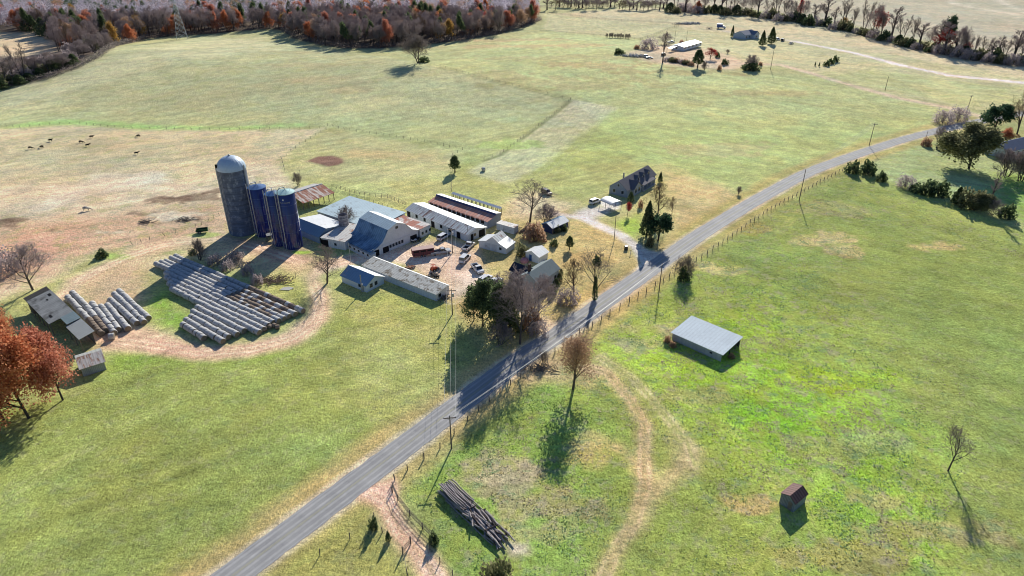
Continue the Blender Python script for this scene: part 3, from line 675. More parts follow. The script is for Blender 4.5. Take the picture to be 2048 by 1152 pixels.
# ---- gambrel barn
g = Bld('gambrel_barn', 'big white gambrel barn with a flared blue and grey metal roof', 'barn', (737,422), (794,445.5), 8.2)
g.profile([(-10.7,2.1),(-8.2,2.8),(-6.1,3.8),(-4.9,5.2),(-3.6,7.0),(0,8.2),(3.0,7.0),(5.6,4.2),(8.4,3.1)], [M_BLUE]*4+[M_TEAL, M_WHT, M_WHT, M_WHT], W_WHT)
vm = (g.va+g.vb)/2; sgn = 1 if g.vb > g.va else -1
for c, w, a, b in ((g.va+sgn*2.2,1.8,0,2.4),(g.va+sgn*5.6,2.2,0,2.3),(g.vb-sgn*1.9,2.6,0,2.4)): g.panel('R', c, w, a, b*.82, 'door', M_DARK)
for k in range(5): g.panel('R', g.va+sgn*(7.4+k*1.15), .8, .9, 1.9, 'window', M_GLASS, False)
MB().box(g.wx1+.06, g.wx1+.11, min(g.va,g.vb), max(g.va,g.vb), 2.55, 2.7).build('trim_board', M_TRIM, g.root)
MB().box(g.wx1+.01, g.wx1+.06, -.5, .5, 6.2, 7.0).build('vent', W_WOOD, g.root)
# lean-to strip in front of the barn
q = Bld('barn_lean_to', 'low rusty lean-to along the foot of the blue barn roof', 'lean-to', (686,482), (742,509), 2.1)
q.profile([(0,1.7),(1.9,2.1)] if True else None, M_SPOT, W_PALE, inset=.12)
for k in range(6): q.panel('F', 1+k*q.L/6.3, .7, .9, 1.6, 'window', M_DARK, False)
# ---- flat teal roof shed
g = Bld('cattle_shed', 'wide low cattle shed under a huge pale teal metal roof', 'shed', (699,392), (812,425), 3.6)
g.profile([(629,421,3.2),(0,3.7)][::1], M_TEAL, W_PALE, inset=.3)
q = Bld('parlor_roof_block', 'low milking parlour with a pale stained roof beside the small silo', 'building', (640,475), (690,484), 2.9)
q.root.name = 'milking_parlor'
q.profile([(0,2.9),(705,447,3.3)], M_SPOT, W_WHT, inset=.2)
q.panel('F', 1.4, 2.4, 0, 2.3, 'door', M_DARK); q.panel('F', 5.2, .8, 1, 1.8)
# ---- white gable shed by the silos
g = Bld('white_roof_shed', 'gable shed with bright white and pale blue roof slopes beside the blue silos', 'shed', (598,436), (652,457), 4.2)
g.profile([(-3.1,2.2),(0,4.2),(8.0,2.9)], [mat('pale_blue_roof',(.24,.37,.46),.5,.2,var=.15,vs=.4,rib=1.1,ribd=.1,col2=(.14,.20,.26),c2=(.55,.7),c2s=.4), M_WHT], mat('pale_blue_wall',(.36,.47,.56),.8,var=.15,rib=2,ribd=.08))
g.panel('R', (g.va*.6), 1.6, 0, 2.1, 'door', M_DARK)
# ---- rusty shed
g = Bld('rusty_roof_shed', 'open cattle shed with a rust streaked gable roof behind the silos', 'shed', (580,388), (644,367.5), 4.3)
g.profile([(668,386,2.7),(0,4.3),(-6 if False else 0, 4.3)][:2]+[(-99,0)][:0], [M_RUST], W_WOOD, walls=False)
vF = g.p[0][0]; MB().prism([(0,4.3),(-vF*.75,3.1),(-vF*.75,3.0),(0,4.2)], 0, g.L).build('roof', M_SPOT, g.root)
MB().prism([(-vF*.7,0),(-vF*.7,3.0),(-vF*.68,3.0),(-vF*.68,0)], .2, g.L-.2).build('back_wall', W_WOOD, g.root)
MB().tube((0,0,4.34),(g.L,0,4.34),.16).build('ridge_cap', M_WHT, g.root)
g.posts(vF*.93, [.3+k*(g.L-.6)/6 for k in range(7)], 2.6)
# ---- rusted flat roof
g = Bld('rust_patched_shed', 'small flat shed with rust patched roof against the barn gable', 'shed', (840,459), (861.5,448.5), 3.1)
g.profile([(0,3.1),(797,434,3.3)], M_SPOT if False else mat('rust_patch_roof',(.66,.62,.58),.7,.05,var=.12,vs=.5,rib=.8,ribd=.12,ribaxis='Y',col2=(.42,.15,.10),c2=(.44,.53),c2s=.28), W_WHT, inset=.15)
for k in range(3): g.panel('F', 1.2+k*1.7, .8, .9, 1.8, 'window', M_GLASS, False)
# ---- long gable
g = Bld('long_white_barn', 'long white barn with a streaked metal gable roof north of the yard', 'barn', (826,405.5), (952,456), 3.8)
g.profile([(-3.6,2.5),(0,3.8),(5.0,2.5)], [M_STRK, M_WHT], W_WHT)
n = int(g.L/4)
for k in range(n): g.panel('F', 1.5+k*(g.L-2)/n, 1.1 if k % 3 else 1.6, .9 if k % 3 else 0, 2.1, 'window' if k % 3 else 'door', M_DARK, False)
g.panel('R', g.va*.45, 1.1, 0, 2.1, 'door', M_DARK); g.panel('R', g.va*.1, .9, 1.1, 2, 'window'); g.panel('R', g.vb*.6, 2.6, 0, 2.3, 'door', M_DARK)
# ---- monitor roof
g = Bld('red_roof_cattle_barn', 'long cattle barn with rusty red roof and a raised monitor strip coloured as shade', 'barn', (872,389), (992,428), 3.9)
vF = -4.2
g.profile([(vF,2.5),(-.05,3.4),(0,4.1),(2.8,3.4)], [M_RUST2, mat('painted_monitor_shade',(.04,.06,.17),.6,var=.1), M_WHT], W_GREY, inset=.2)  # monitor side coloured dark blue to stand for its shade
for k in range(12): MB().box(1+k*(g.L-2)/12, 1+k*(g.L-2)/12+1.5, *sorted((g.va+(-.05 if g.va<g.vb else .05), g.va)), 1.3, 2.6).build('opening', M_DARK, g.root)
g = Bld('feed_shed', 'narrow open feed shed with a thin white roof beyond the red barn', 'shed', (906,383.5), (1004,414), 2.9)
g.profile([(899,386,2.5),(0,2.9)], M_WHT, W_WOOD, walls=False)
vF = g.p[0][0]
for v_ in (vF*.9, -.0): g.posts(v_*.98+(.12 if v_ == 0 and vF > 0 else -.12 if v_ == 0 else 0), [.2+k*(g.L-.4)/12 for k in range(13)], 2.42)
MB().box(.2, g.L-.2, vF*.5-.5, vF*.5+.5, 0, .8).build('feed_trough', M_CONC, g.root)
# ---- small box, workshop, shed, white shed
g = Bld('white_block_shed', 'small flat roofed white block shed between two long barns', 'shed', (992,446), (1028,456), 2.3)
g.profile([(0,2.3),(2.8,2.35)], M_SPOT, W_PALE, inset=.12); g.panel('F', 2, .9, 0, 2, 'door', W_WHT)
g = Bld('workshop', 'white workshop with gable roof and lean-to wings beside the yard', 'workshop', (984,474), (1003,460.7), 4.7)
a = 5.1; bq = -5.0; c1 = a*.42; c2 = bq*.40
g.profile([(a,2.3),(c1,2.95),(0,4.7),(c2,3.3),(bq,2.0)], [M_WHT, M_WHT, M_STRK, M_WHT], W_WHT, inset=.25)
g.panel('L', a*.35, 2.0, 0, 2.3, 'door', W_PALE); g.panel('L', bq*.12, 1.8, 0, 2.3, 'door', W_PALE); g.panel('L', bq*.55, .8, 1, 1.8)
g = Bld('blue_garden_shed', 'dark blue shed with bright metal roof beside the gravel drive', 'shed', (1093,446), (1128,431), 3.3)
g.profile([(-2.5,2.1),(0,3.3),(2.6,2.2)], [M_WHT, M_BLUE2], W_DKBL); g.panel('F', 2.2, 1.1, .8, 1.8)
g.posts(g.va*1.15, [.3, g.L-.3], 2.4)
g = Bld('well_house', 'little white outbuilding with bright roof behind the old farmhouse', 'outbuilding', (1063,502), (1084,490.5), 3.5)
g.profile([(2.8,2.3),(0,3.5),(-2.8,2.2)], [M_WHT, M_WHT], W_WHT); g.panel('L', .6, .9, 0, 2, 'door', mat('blue_door',(.05,.13,.32),.6,var=.05)); g.panel('R', 0, .8, 1, 1.8)
# ---- farmhouse
g = Bld('old_farmhouse', 'old white farmhouse with grey green gable roof and navy rear wing', 'farmhouse', (1056,546.5), (1103,517), 5.6)
g.profile([(1118,532.5,4.0),(0,6.6),(1078,519,4.6) if False else (0,6.6)][:2]+[], [M_GRN], W_WHT, walls=False)
vF = g.p[0][0]; g.root.children[-1].hide_render = False
for ch in list(g.root.children): bpy.data.objects.remove(ch)
vF = -3.2; g.profile([(vF,3.4),(0,5.6),(3.6,3.4)], M_GRN, mat('pale_blue_white_siding',(.50,.56,.62),.8,var=.06,rib=4,ribd=.06,ribaxis='Z'))
g.panel('R', vF*.35, 1, 1, 2.3); g.panel('R', -vF*.3, 1, 1, 2.3); g.panel('R', 0, .9, 3.3, 4.3)
for k in range(3): g.panel('F', 2+k*3.4, 1, 1, 2.3)
w_ = Bld('old_farmhouse_wing', None, None, (1028,523), (1066,537), 4.7)
ws = w_.loc(1019,541,3.0)[1]; w_.profile([(ws,3.0),(0,4.7),(-ws,3.0)], [M_DKR, M_GRN], W_WHT, x1=w_.L)
def adopt(child_bld, root, names=None):
    r = child_bld.root
    for ch in list(r.children):
        mw = Matrix.Translation(r.location) @ Matrix.Rotation(r.rotation_euler.z, 4, 'Z')
        rw = Matrix.Translation(root.location) @ Matrix.Rotation(root.rotation_euler.z, 4, 'Z')
        loc = rw.inverted() @ mw @ ch.matrix_basis; ch.parent = root; ch.matrix_basis = loc
    bpy.data.objects.remove(r)
adopt(w_, g.root)
w_ = Bld('porch', None, None, (1026,545), (1046,551), 3.0); ws = w_.loc(1012,554,2.5)[1]
w_.profile([(ws,2.4),(0,3.1)], M_DKR, W_WHT, walls=False); w_.posts(ws*.92, [.2, w_.L/2, w_.L-.2], 2.35); adopt(w_, g.root)
u0, v0 = g.loc(1059,534,6.5); MB().box(u0-.4,u0+.4,v0-.3,v0+.3,3.5,7.4).build('chimney', mat('dark_brick',(.10,.07,.065),.9,var=.2), g.root)
# ---- blue roofed cottage
g = Bld('blue_roof_cottage', 'white cottage with a plain blue gable roof beside the dirt track', 'cottage', (697,530), (750,551.5), 3.9)
g.profile([(-3.5,2.1),(0,3.9),(3.6,2.1)], [M_BLUE2, M_WHT], mat('cottage_white_wall',(.70,.76,.82),.8,var=.06))
g.panel('F', g.L*.72, .9, .9, 1.9, 'window', M_GLASS); g.panel('R', g.va*.45, 1, .9, 2); g.panel('R', g.vb*.1, 1, .9, 2)
sx = g.L*.84; y_ = g.va+(-.45 if g.va < g.vb else .45)
MB().box(sx-.3, sx+.3, min(y_,g.va), max(y_,g.va), 0, 2.3).tube((sx,y_,0),(sx,y_,5.1),.14).build('flue', M_CONC, g.root)
# ---- long white building
g = Bld('long_white_henhouse', 'long low white building with mottled grey roof attached behind the blue cottage', 'outbuilding', (746,513), (896,570.5), 2.9)
g.profile([(-4.7,2.1),(0,2.9),(.8,2.55)], [M_GREY, M_WHT], mat('painted_block',(.66,.70,.76),.85,var=.1,rib=1.6,ribd=.05), inset=.2)
g.panel('R', g.va*.7, 1, .8, 1.7, 'window', M_DARK, False)
# ---- left barn
g = Bld('derelict_barn', 'derelict wooden barn with a broken dark roof beside the orange oak', 'barn', (92,571), (189,661), 4.4)
vv = g.loc(39,588,3.6)[1]; L = g.L
g.profile([(vv,3.4),(0,4.4)], M_OLD, W_WOOD, x0=L*.10, x1=L*.60, walls=False)
MB().prism([(0,4.5),(vv*.55,4.0),(vv*.55,3.9),(0,4.4)], L*.60, L*.74).build('roof', mat('blue_grey_strip',(.30,.38,.38),.5,.2,rib=1.2,ribd=.1), g.root)
MB().prism([(0,4.3),(vv*.62,3.6),(vv*.62,3.5),(0,4.2)], L*.74, L).build('roof', M_OLD2, g.root)
MB().prism([(0,4.2),(vv*.98,3.0),(vv*.98,2.9),(0,4.1)], 0, L*.10).build('roof', mat('collapsing_roof',(.09,.085,.08),.9,var=.3,vs=1,rib=1,ribd=.3), g.root)
for a_, b_, c_, d_ in ((.15,.20,.12,.24),(.48,.53,.70,.80),(.22,.25,.35,.42)): 
    z = 3.4+(4.4-3.4)*(1-(c_+d_)/2)+.02
    MB().prism([(vv*c_,4.405-c_),(vv*d_,4.405-d_),(vv*d_,4.425-d_),(vv*c_,4.425-c_)], L*a_, L*b_).build('roof_hole', M_DARK, g.root)
MB().box(L*.1, L*.95, *sorted((-.3*np.sign(vv)*-1, -.3*np.sign(vv)*-1+.08)), 0, 4.0).build('wall', W_WOOD, g.root)
MB().box(L*.10, L*.14, *sorted((vv*.05, vv*.95)), 0, 3.2).build('wall', W_WOOD, g.root)
g.posts(vv*.96, [L*.1+k*L*.5/5 for k in range(6)], 3.35); g.posts(vv*.58, [L*.76, L*.87, L*.98], 3.5)
for k in range(9): MB().tube((L*.02+k*L*.05, vv*1.08, 1.6),(L*.06+k*L*.05, vv*1.08, 1.6), .05).build('rail', M_POST, g.root)
g = Bld('corn_crib', 'small white crib shed with rust streaked roof beside the orange oak', 'shed', (150,716), (203,700), 3.3)
g.profile([(164,738,2.2),(0,3.3),(-g.loc(164,738,2.2)[1]*.6,2.7)], [mat('streaky_white_roof',(.62,.58,.54),.7,.05,var=.1,rib=1.2,ribd=.15,col2=(.36,.2,.13),c2=(.5,.6),c2s=.8,c2st=(2,.4,1)), M_OLD2], W_SHED); g.panel('L', g.va*.3, .9, 0, 1.8, 'door', M_DARK)
# ---- new house
g = Bld('ranch_house', 'new grey house with charcoal roof and three small dormers', 'house', (1237,362), (1296,330), 5.6)
vF = -4.0; s_ = -1
g.profile([(vF,2.7),(0,5.6),(4.0,2.7)], M_SHG, W_GREY)
g.panel('L', vF*.45, 1, 1, 2.2); g.panel('L', -vF*.4, 1, 1, 2.2); g.panel('L', 0, .8, 3.4, 4.3)
sl = (5.6-2.7)/abs(vF)
for k, fx in enumerate((.46,.64,.82)):
    x = g.L*fx; vb_, vf_ = vF*.22, vF*.62; zt = 5.6-sl*abs(vb_)+.25; zb = 5.6-sl*abs(vf_)
    m = MB(); w2 = 1.0
    m.poly([(x-w2,vf_,zb),(x+w2,vf_,zb),(x+w2,vf_,zt-.9),(x,vf_,zt),(x-w2,vf_,zt-.9)]) 
    m.poly([(x-w2,vf_,zb),(x-w2,vf_,zt-.9),(x-w2,vf_*.66,zt-.9)]); m.poly([(x+w2,vf_,zb),(x+w2,vf_*.66,zt-.9),(x+w2,vf_,zt-.9)])
    d_ = m.build('dormer', W_GREY, g.root)
    e = vf_*1.05; r = MB(); r.prism([(x-w2-.15,zt-1.0),(x,zt+.02),(x+w2+.15,zt-1.0),(x,zt+.14)], *sorted((e, vb_*.6)), axis='y'); r.build('dormer_roof', M_SHG, d_)
    MB().box(x-.4, x+.4, *sorted((vf_+.03*s_, vf_+.08*s_)), zt-1.5, zt-.7).build('window', M_GLASS, d_)
x = g.L*.26; MB().prism([(x-2.8,0),(x-2.8,2.6),(x,4.6),(x+2.8,2.6),(x+2.8,0)], *sorted((vF*.9, vF*1.22)), axis='y').build('front_gable', W_GREY, g.root)
MB().prism([(x-3.1,2.5),(x,4.7),(x+3.1,2.5),(x,4.9)], *sorted((vF*.3, vF*1.28)), axis='y').build('roof', M_SHG, g.root)
for k in (-1.2, 1.2): MB().box(x+k-.5, x+k+.5, *sorted((vF*1.22+.01*s_, vF*1.22+.06*s_)), 1, 2.4).build('window', M_GLASS, g.root)
MB().prism([(vF*.96,2.75),(vF*1.35,2.4),(vF*1.35,2.28),(vF*.96,2.63)], g.L*.42, g.L*.86).build('porch_roof', M_SHG, g.root)
for k in range(4): MB().box(g.L*(.43+.14*k)-.08, g.L*(.43+.14*k)+.08, *sorted((vF*1.3, vF*1.3+.16)), 0, 2.3).build('porch_post', M_TRIM, g.root)
MB().box(g.L*.42, g.L*.86, *sorted((vF*.94, vF*1.36)), 0, .35).build('porch_floor', M_CONC, g.root)
for k in range(3): g.panel('F', g.L*(.5+.14*k), 1, 1, 2.2)
MB().box(g.L*.35-.2, g.L*.35+.2, *sorted((-vF*.5, -vF*.5+.4)), 3.6, 6.0).build('chimney', M_CONC, g.root)
g = Bld('carport', 'white arched metal carport beside the grey house', 'carport', (1206,395), (1229,405), 2.9)
a_ = g.loc(1202,398,2.3)[1]; b_ = g.loc(1220,409,2.3)[1]
va, vb = sorted((g.loc(1216,391,2.4)[1], b_)); A0 = (va+vb)/2; R0 = (vb-va)/2
pr = [(A0+R0*math.cos(pi-t*pi/8), 2.25+.75*math.sin(t*pi/8)) for t in range(9)]
g.profile(pr, mat('carport_white',(.74,.75,.76),.5,.1,var=.04), W_WHT, walls=False)
for v_ in (va+.08, vb-.08): g.posts(v_, [.15, g.L/2, g.L-.15], 2.25, .05)
# ---- field shelter
g = Bld('field_shelter', 'open ended livestock shelter with pale blue metal roof in the green pasture', 'shelter', (1341,665), (1446,711), 2.1)
g.profile([(0,2.15),(1482,671.5,2.8)], mat('pale_blue_shelter_roof',(.76,.84,.87),.95,0,var=.08,vs=.25,rib=1.2,ribd=.05,spec=.05), W_PALE, walls=False)
vb = g.p[1][0]; d_ = .35 if vb > 0 else -.35
MB().box(.4, g.L-.5, *sorted((d_, d_*1.6)), 0, 1.95).build('wall', mat('pale_block',(.46,.47,.50),.9,var=.18,vs=.9,rib=1,ribd=.05), g.root)
MB().box(.4, .6, *sorted((d_*1.65, vb-d_)), 0, 1.95).build('wall', W_WOOD, g.root); MB().box(.65, g.L-.5, *sorted((vb-d_, vb-d_*.6)), 0, 2.5).build('wall', W_WOOD, g.root)
MB().box(g.L-3.4, g.L-2.8, *sorted((d_*.9, d_*.99)), 1.0, 1.4).build('window', M_DARK, g.root)
g.posts(vb*.5, [g.L-.6], 2.4, .1); g.posts(vb*.78, [g.L-.6], 2.6, .1); g.posts(vb-d_*1.6, [g.L-.4], 2.65, .1)
# ---- tool shed bottom right
g = Bld('tool_shed', 'tiny old wooden shed with dark red roof in the green pasture', 'shed', (1580,991.5), (1606,970.5), 3.1)
g.profile([(1.7,2.4),(0,3.1),(-1.3,2.1)], M_RED, mat('blue_grey_boards',(.22,.26,.30),.9,var=.3,vs=1.2,rib=4,ribd=.3,ribaxis='Y'), inset=.15)
g.panel('L', g.vb*.3, .7, 0, 1.8, 'door', W_WOOD)
# ---- far homes
g = Bld('mobile_home', 'white mobile home with a bright roof up on the far hill', 'mobile home', (1352,99), (1389,88.5), 3.8)
g.profile([(-6.0,2.6),(0,3.8),(4.0,2.8)], [M_WHT, M_BLUE2], W_WHT)
for k in range(5): g.panel('F', 2+k*(g.L-4)/4, 1.6, 1.2, 2.3, 'window', M_GLASS, False)
g.panel('L', 0, 1.2, 1.0, 2.2, 'window', M_GLASS, False)
w_ = Bld('x', None, None, (1334,106), (1345,101.5), 3); w_.profile([(0,2.7),(1347,106,2.6)], M_WHT, W_WHT, walls=False); w_.posts(.3, [.3,w_.L-.3], 2.5); adopt(w_, g.root)
g = Bld('hilltop_house', 'pale blue house with grey gables beside two tall shrubs on the far hill', 'house', (1479,66), (1503,62), 5.6)
g.profile([(1500,82,3.1),(0,5.6),(-5,3.4)] if False else [(g.loc(1477,77,3.1)[1],3.1),(0,5.6),(-g.loc(1477,77,3.1)[1],3.1)], M_SHG if False else mat('blue_grey_shingle',(.20,.23,.30),.85,var=.1), mat('pale_blue_siding',(.42,.50,.62),.8,var=.05))
for k in range(4): g.panel('F', 2+k*(g.L-4)/3.2, 1.3, 1, 2.2, 'window', M_GLASS, False)
x = g.L*.72; vF = g.va; MB().prism([(x-3.4,0),(x-3.4,3),(x,5.2),(x+3.4,3),(x+3.4,0)], *sorted((vF*.9, vF*1.5)), axis='y').build('front_gable', mat('pale_blue_siding',(0,0,0)), g.root)
MB().prism([(x-3.8,2.9),(x,5.3),(x+3.8,2.9),(x,5.55)], *sorted((0, vF*1.58)), axis='y').build('roof', mat('blue_grey_shingle',(0,0,0)), g.root)
MB().box(x-1, x+1, *sorted((vF*1.5+.01*np.sign(vF), vF*1.5+.06*np.sign(vF))), .9, 2.2).build('window', M_GLASS, g.root)
g = Bld('roadside_house', 'house with slate blue roof half hidden behind the roadside trees', 'house', (1996,286), (2075,268), 5.6)
g.profile([(-5,3),(0,5.6),(5,3)], mat('slate_blue_roof',(.16,.19,.27),.8,var=.1), W_PALE)
for k in range(4): g.panel('F', 2+k*3.2, 1, 1, 2.2)

# ------------------------------------------------------------------ silos
M_STAVE = mat('mottled_concrete_staves', (.17,.19,.24), .9, var=.25, vs=.5, col2=(.36,.37,.40), c2=(.52,.64), c2s=.9, c2st=(1,1,.6), rib=.5, ribd=.10, ribaxis='Z')
M_DOME = mat('ribbed_pale_dome', (.55,.66,.78), .45, .1, var=.06, vs=.3)
M_NAVY = mat('navy_enamel', (.022,.032,.17), .16, .0, var=.15, vs=.4, spec=.6, col2=(.03,.03,.085), c2=(.55,.75), c2s=.5, c2st=(1,1,.15))
M_SEAM = mat('silo_seam', (.10,.13,.28), .5, var=.1)
M_PIPE = mat('galvanised_pipe', (.45,.47,.50), .5, .3, var=.1)
b0 = PG(489,462); hS = 25.0; rS = 4.15
st = thing('concrete_silo', 'tall concrete stave silo with pale metal dome, biggest of the silos', 'silo', b0)
MB().lathe([(rS+.25,-.2),(rS+.25,.5),(rS,.5),(rS,hS-rS*.95)], 48).build('body', M_STAVE, st, True)
for k in range(14):
    z = 1.5+k*(hS-rS-2)/13; MB().lathe([(rS+.01,z),(rS+.035,z+.02),(rS+.035,z+.06),(rS+.01,z+.08)], 48).build('hoop', mat('steel_hoop',(.09,.095,.11),.6,var=.1), st)
dm = MB(); n = 72; pr = [(math.cos(a), math.sin(a)) for a in [i*pi/2/9 for i in range(10)]]
m_ = len(dm.v)
for c_, s_ in pr:
    for i in range(n):
        rr = (rS+.12)*(1+(.008 if i % 3 == 0 else -.004))*max(c_,.02); t_ = 2*pi*i/n; dm.v.append((rr*math.cos(t_), rr*math.sin(t_), hS-rS*.98+rS*.95*s_))
for a in range(9):
    for i in range(n): j = (i+1) % n; dm.f.append((a*n+i, a*n+j, (a+1)*n+j, (a+1)*n+i))
dome = dm.build('dome', M_DOME, st); MB().lathe([(.35,hS-.12),(.35,hS+.2),(.0,hS+.4)], 12).build('cap', M_PIPE, dome)
MB().box(-rS*.86-.25, -rS*.86+.25, -rS*.55-.2, -rS*.55+.2, hS-rS+.9, hS-rS+2.0).build('hatch', M_DARK, dome)
for a, nm in ((-2.9,'chute'),(-.25,'pipe')):
    x, y = (rS+.25)*math.cos(a), (rS+.25)*math.sin(a)
    MB().tube((x,y,0),(x,y,hS-rS+(1.5 if nm == 'pipe' else .5)), .22 if nm == 'pipe' else .3, n=8).build(nm, M_PIPE, st)
m = MB(); a = -2.2; x, y = (rS+.2)*math.cos(a), (rS+.2)*math.sin(a)
for o in (-.2, .2): m.tube((x+o,y,0),(x+o,y,hS-rS),.035,n=4)
for k in range(50): m.box(x-.2,x+.2,y-.02,y+.02,.4+k*.41,.44+k*.41)
m.build('ladder', M_PIPE, st)
def blue_silo(px, py, top, r, label, cap, text=False):
    b0 = PG(px, py); hh = height_of(b0, top); s = thing('blue_silo', label, 'silo', b0, 0, 'navy blue enamel silos')
    MB().lathe([(r,-.2),(r,hh-.5),(r-.05,hh-.45)], 48).build('body', M_NAVY, s, True)
    for z in [hh*f for f in (.30,.46,.62,.78)]: MB().lathe([(r+.005,z),(r+.05,z+.02),(r+.05,z+.09),(r+.005,z+.12)], 48).build('seam', M_SEAM, s)
    c = MB().lathe([(r+.06,hh-.5),(r+.06,hh-.38),(r*.5,hh),(.3,hh+.25),(0,hh+.25)], 32).build('roof', cap, s)
    MB().lathe([(r+.0,hh-.35),(r+.05,hh-.35)], 8)
    m = MB()
    for k in range(14):
        a0, a1 = k*2*pi/14, (k+1)*2*pi/14; R = r*.86
        if k in (3,4): continue
    for a in (-2.7, -2.45): m.tube(((r+.3)*math.cos(a),(r+.3)*math.sin(a),0),((r+.3)*math.cos(a),(r+.3)*math.sin(a),hh+1.0),.06,n=4)
    for k in range(int(hh/.5)):
        m.tube(((r+.3)*math.cos(-2.7),(r+.3)*math.sin(-2.7),.5+k*.5),((r+.3)*math.cos(-2.45),(r+.3)*math.sin(-2.45),.5+k*.5),.03,n=4)
    m.build('ladder', M_PIPE, s)
    x, y = (r+.35)*math.cos(-2.0), (r+.35)*math.sin(-2.0)
    pts = [Vector((x,y,0)), Vector((x,y,hh+.2)), Vector((x*.95,y*.95,hh+.9)), Vector((x*.6,y*.6,hh+1.35)), Vector((0,0,hh+1.1)), Vector((0,0,hh+.1))]
    MB().path(pts, .13, 7).build('fill_pipe', M_PIPE, s)
    m = MB(); pt = [Vector(((r*.55)*math.cos(a), (r*.55)*math.sin(a), hh+.95)) for a in [i*2*pi/12 for i in range(13)]]
    m.path(pt, .035, 4)
    for q_ in pt[:-1:2]: m.tube(q_-Vector((0,0,1.0)), q_, .03, n=4)
    m.build('railing', M_PIPE, s)
    m = MB()
    for k in range(10):
        a = -2.6+k*.24; m.box((r+.01)*math.cos(a)-.03,(r+.01)*math.cos(a)+.03,(r+.01)*math.sin(a)-.03,(r+.01)*math.sin(a)+.03,.4,1.6+(k*7 % 5)*.35)
    m.build('paint_streaks', mat('pale_streak',(.35,.36,.45),.8,var=.2), s)
    if text:
        cu = bpy.data.curves.new('lettering', 'FONT'); cu.body = 'HARVESTORE'; cu.size = .62; cu.align_x = 'CENTER'; cu.extrude = .01; cu.space_character = 1.05
        to = bpy.data.objects.new('t', cu); COL.objects.link(to); dg = bpy.context.evaluated_depsgraph_get(); me = bpy.data.meshes.new_from_object(to.evaluated_get(dg)); bpy.data.objects.remove(to)
        R = r+.02; a0 = -pi/2+.0
        for v_ in me.vertices: a = a0+v_.co.x/R; zz = v_.co.y; v_.co = (R*math.cos(a), R*math.sin(a), hh-3.1+zz)
        me.materials.clear(); me.materials.append(M_TRIM); o = bpy.data.objects.new('lettering', me); COL.objects.link(o); o.parent = s
        MB().tube((0,-r-.005,hh-1.95),(0,-r-.03,hh-1.95),.28,n=6).build('emblem', M_TRIM, s)
    return s
CAP_B = mat('blue_cap', (.10,.20,.42), .4, .1, var=.1); CAP_P = mat('pale_cap', (.45,.66,.66), .5, .1, var=.15)
blue_silo(531, 468, 371, 2.7, 'blue silo standing right against the concrete silo', CAP_B)
blue_silo(563, 487, 384, 2.35, 'slimmer blue silo half hidden behind the lettered one', CAP_B)
blue_silo(588, 492, 381, 2.75, 'blue silo with pale cap and white lettering, nearest the white shed', CAP_P, True)
b0 = PG(690.5, 468); hh = height_of(b0, 429)
s = thing('block_silo', 'short roofless grey block silo beside the gambrel barn', 'silo', b0)
MB().lathe([(1.55,-.1),(1.55,hh),(1.35,hh),(1.35,hh-1.2),(0,hh-1.2)], 28).build('body', mat('grey_block',(.26,.24,.26),.9,var=.3,vs=1.4,rib=1.5,ribd=.1,ribaxis='Z',col2=(.42,.40,.40),c2=(.5,.62),c2s=1.2), s)
for a in range(8): MB().lathe([(1.56,.6+a*1.05),(1.6,.62+a*1.05),(1.6,.68+a*1.05),(1.56,.7+a*1.05)], 28).build('hoop', mat('steel_hoop',(0,0,0)), s)
# little red hut between the silos
g = Bld('feed_room_hut', 'tiny hut with a rusty pink roof between the blue silos', 'hut', (530,457), (546,459), 2.6)
g.profile([(0,2.4),(547,453,2.9)], mat('pink_rust_roof',(.46,.26,.21),.8,var=.2), W_WOOD, inset=.1); g.panel('F', .8, .7, 0, 1.9, 'door', M_DARK)
# ------------------------------------------------------------------ vehicles (x forward, metres)
def paint(name, c, rough=.3): return mat(name, c, rough, 0, var=.03, spec=.5)
P_WHITE = paint('white_paint', (.78,.79,.80)); P_DARK = paint('dark_paint', (.03,.035,.045)); P_SILV = paint('silver_paint', (.42,.44,.47), .35); P_BLUE = paint('blue_paint', (.05,.11,.33))
M_TYRE = mat('tyre_rubber', (.02,.02,.022), .9, var=.1); M_RIM = mat('wheel_rim', (.35,.36,.38), .4, .5, var=.05); M_LAMP = mat('lamp_lens', (.7,.7,.65), .2, var=0); M_TAIL = mat('tail_lens', (.35,.02,.02), .3, var=0)
M_BED = mat('bed_liner', (.04,.04,.045), .8, var=.2); M_AGLASS = mat('auto_glass', (.015,.02,.03), .08, var=0, spec=.8)
def wheel(root, x, y, r=.38, w=.26, n=18):
    o = MB().tube((x,y-w/2,r),(x,y+w/2,r), r, r, n).build('wheel', M_TYRE, root)
    MB().tube((x,y-w/2-.012,r),(x,y+w/2+.012,r), r*.58, r*.58, n).build('rim', M_RIM, o); return o
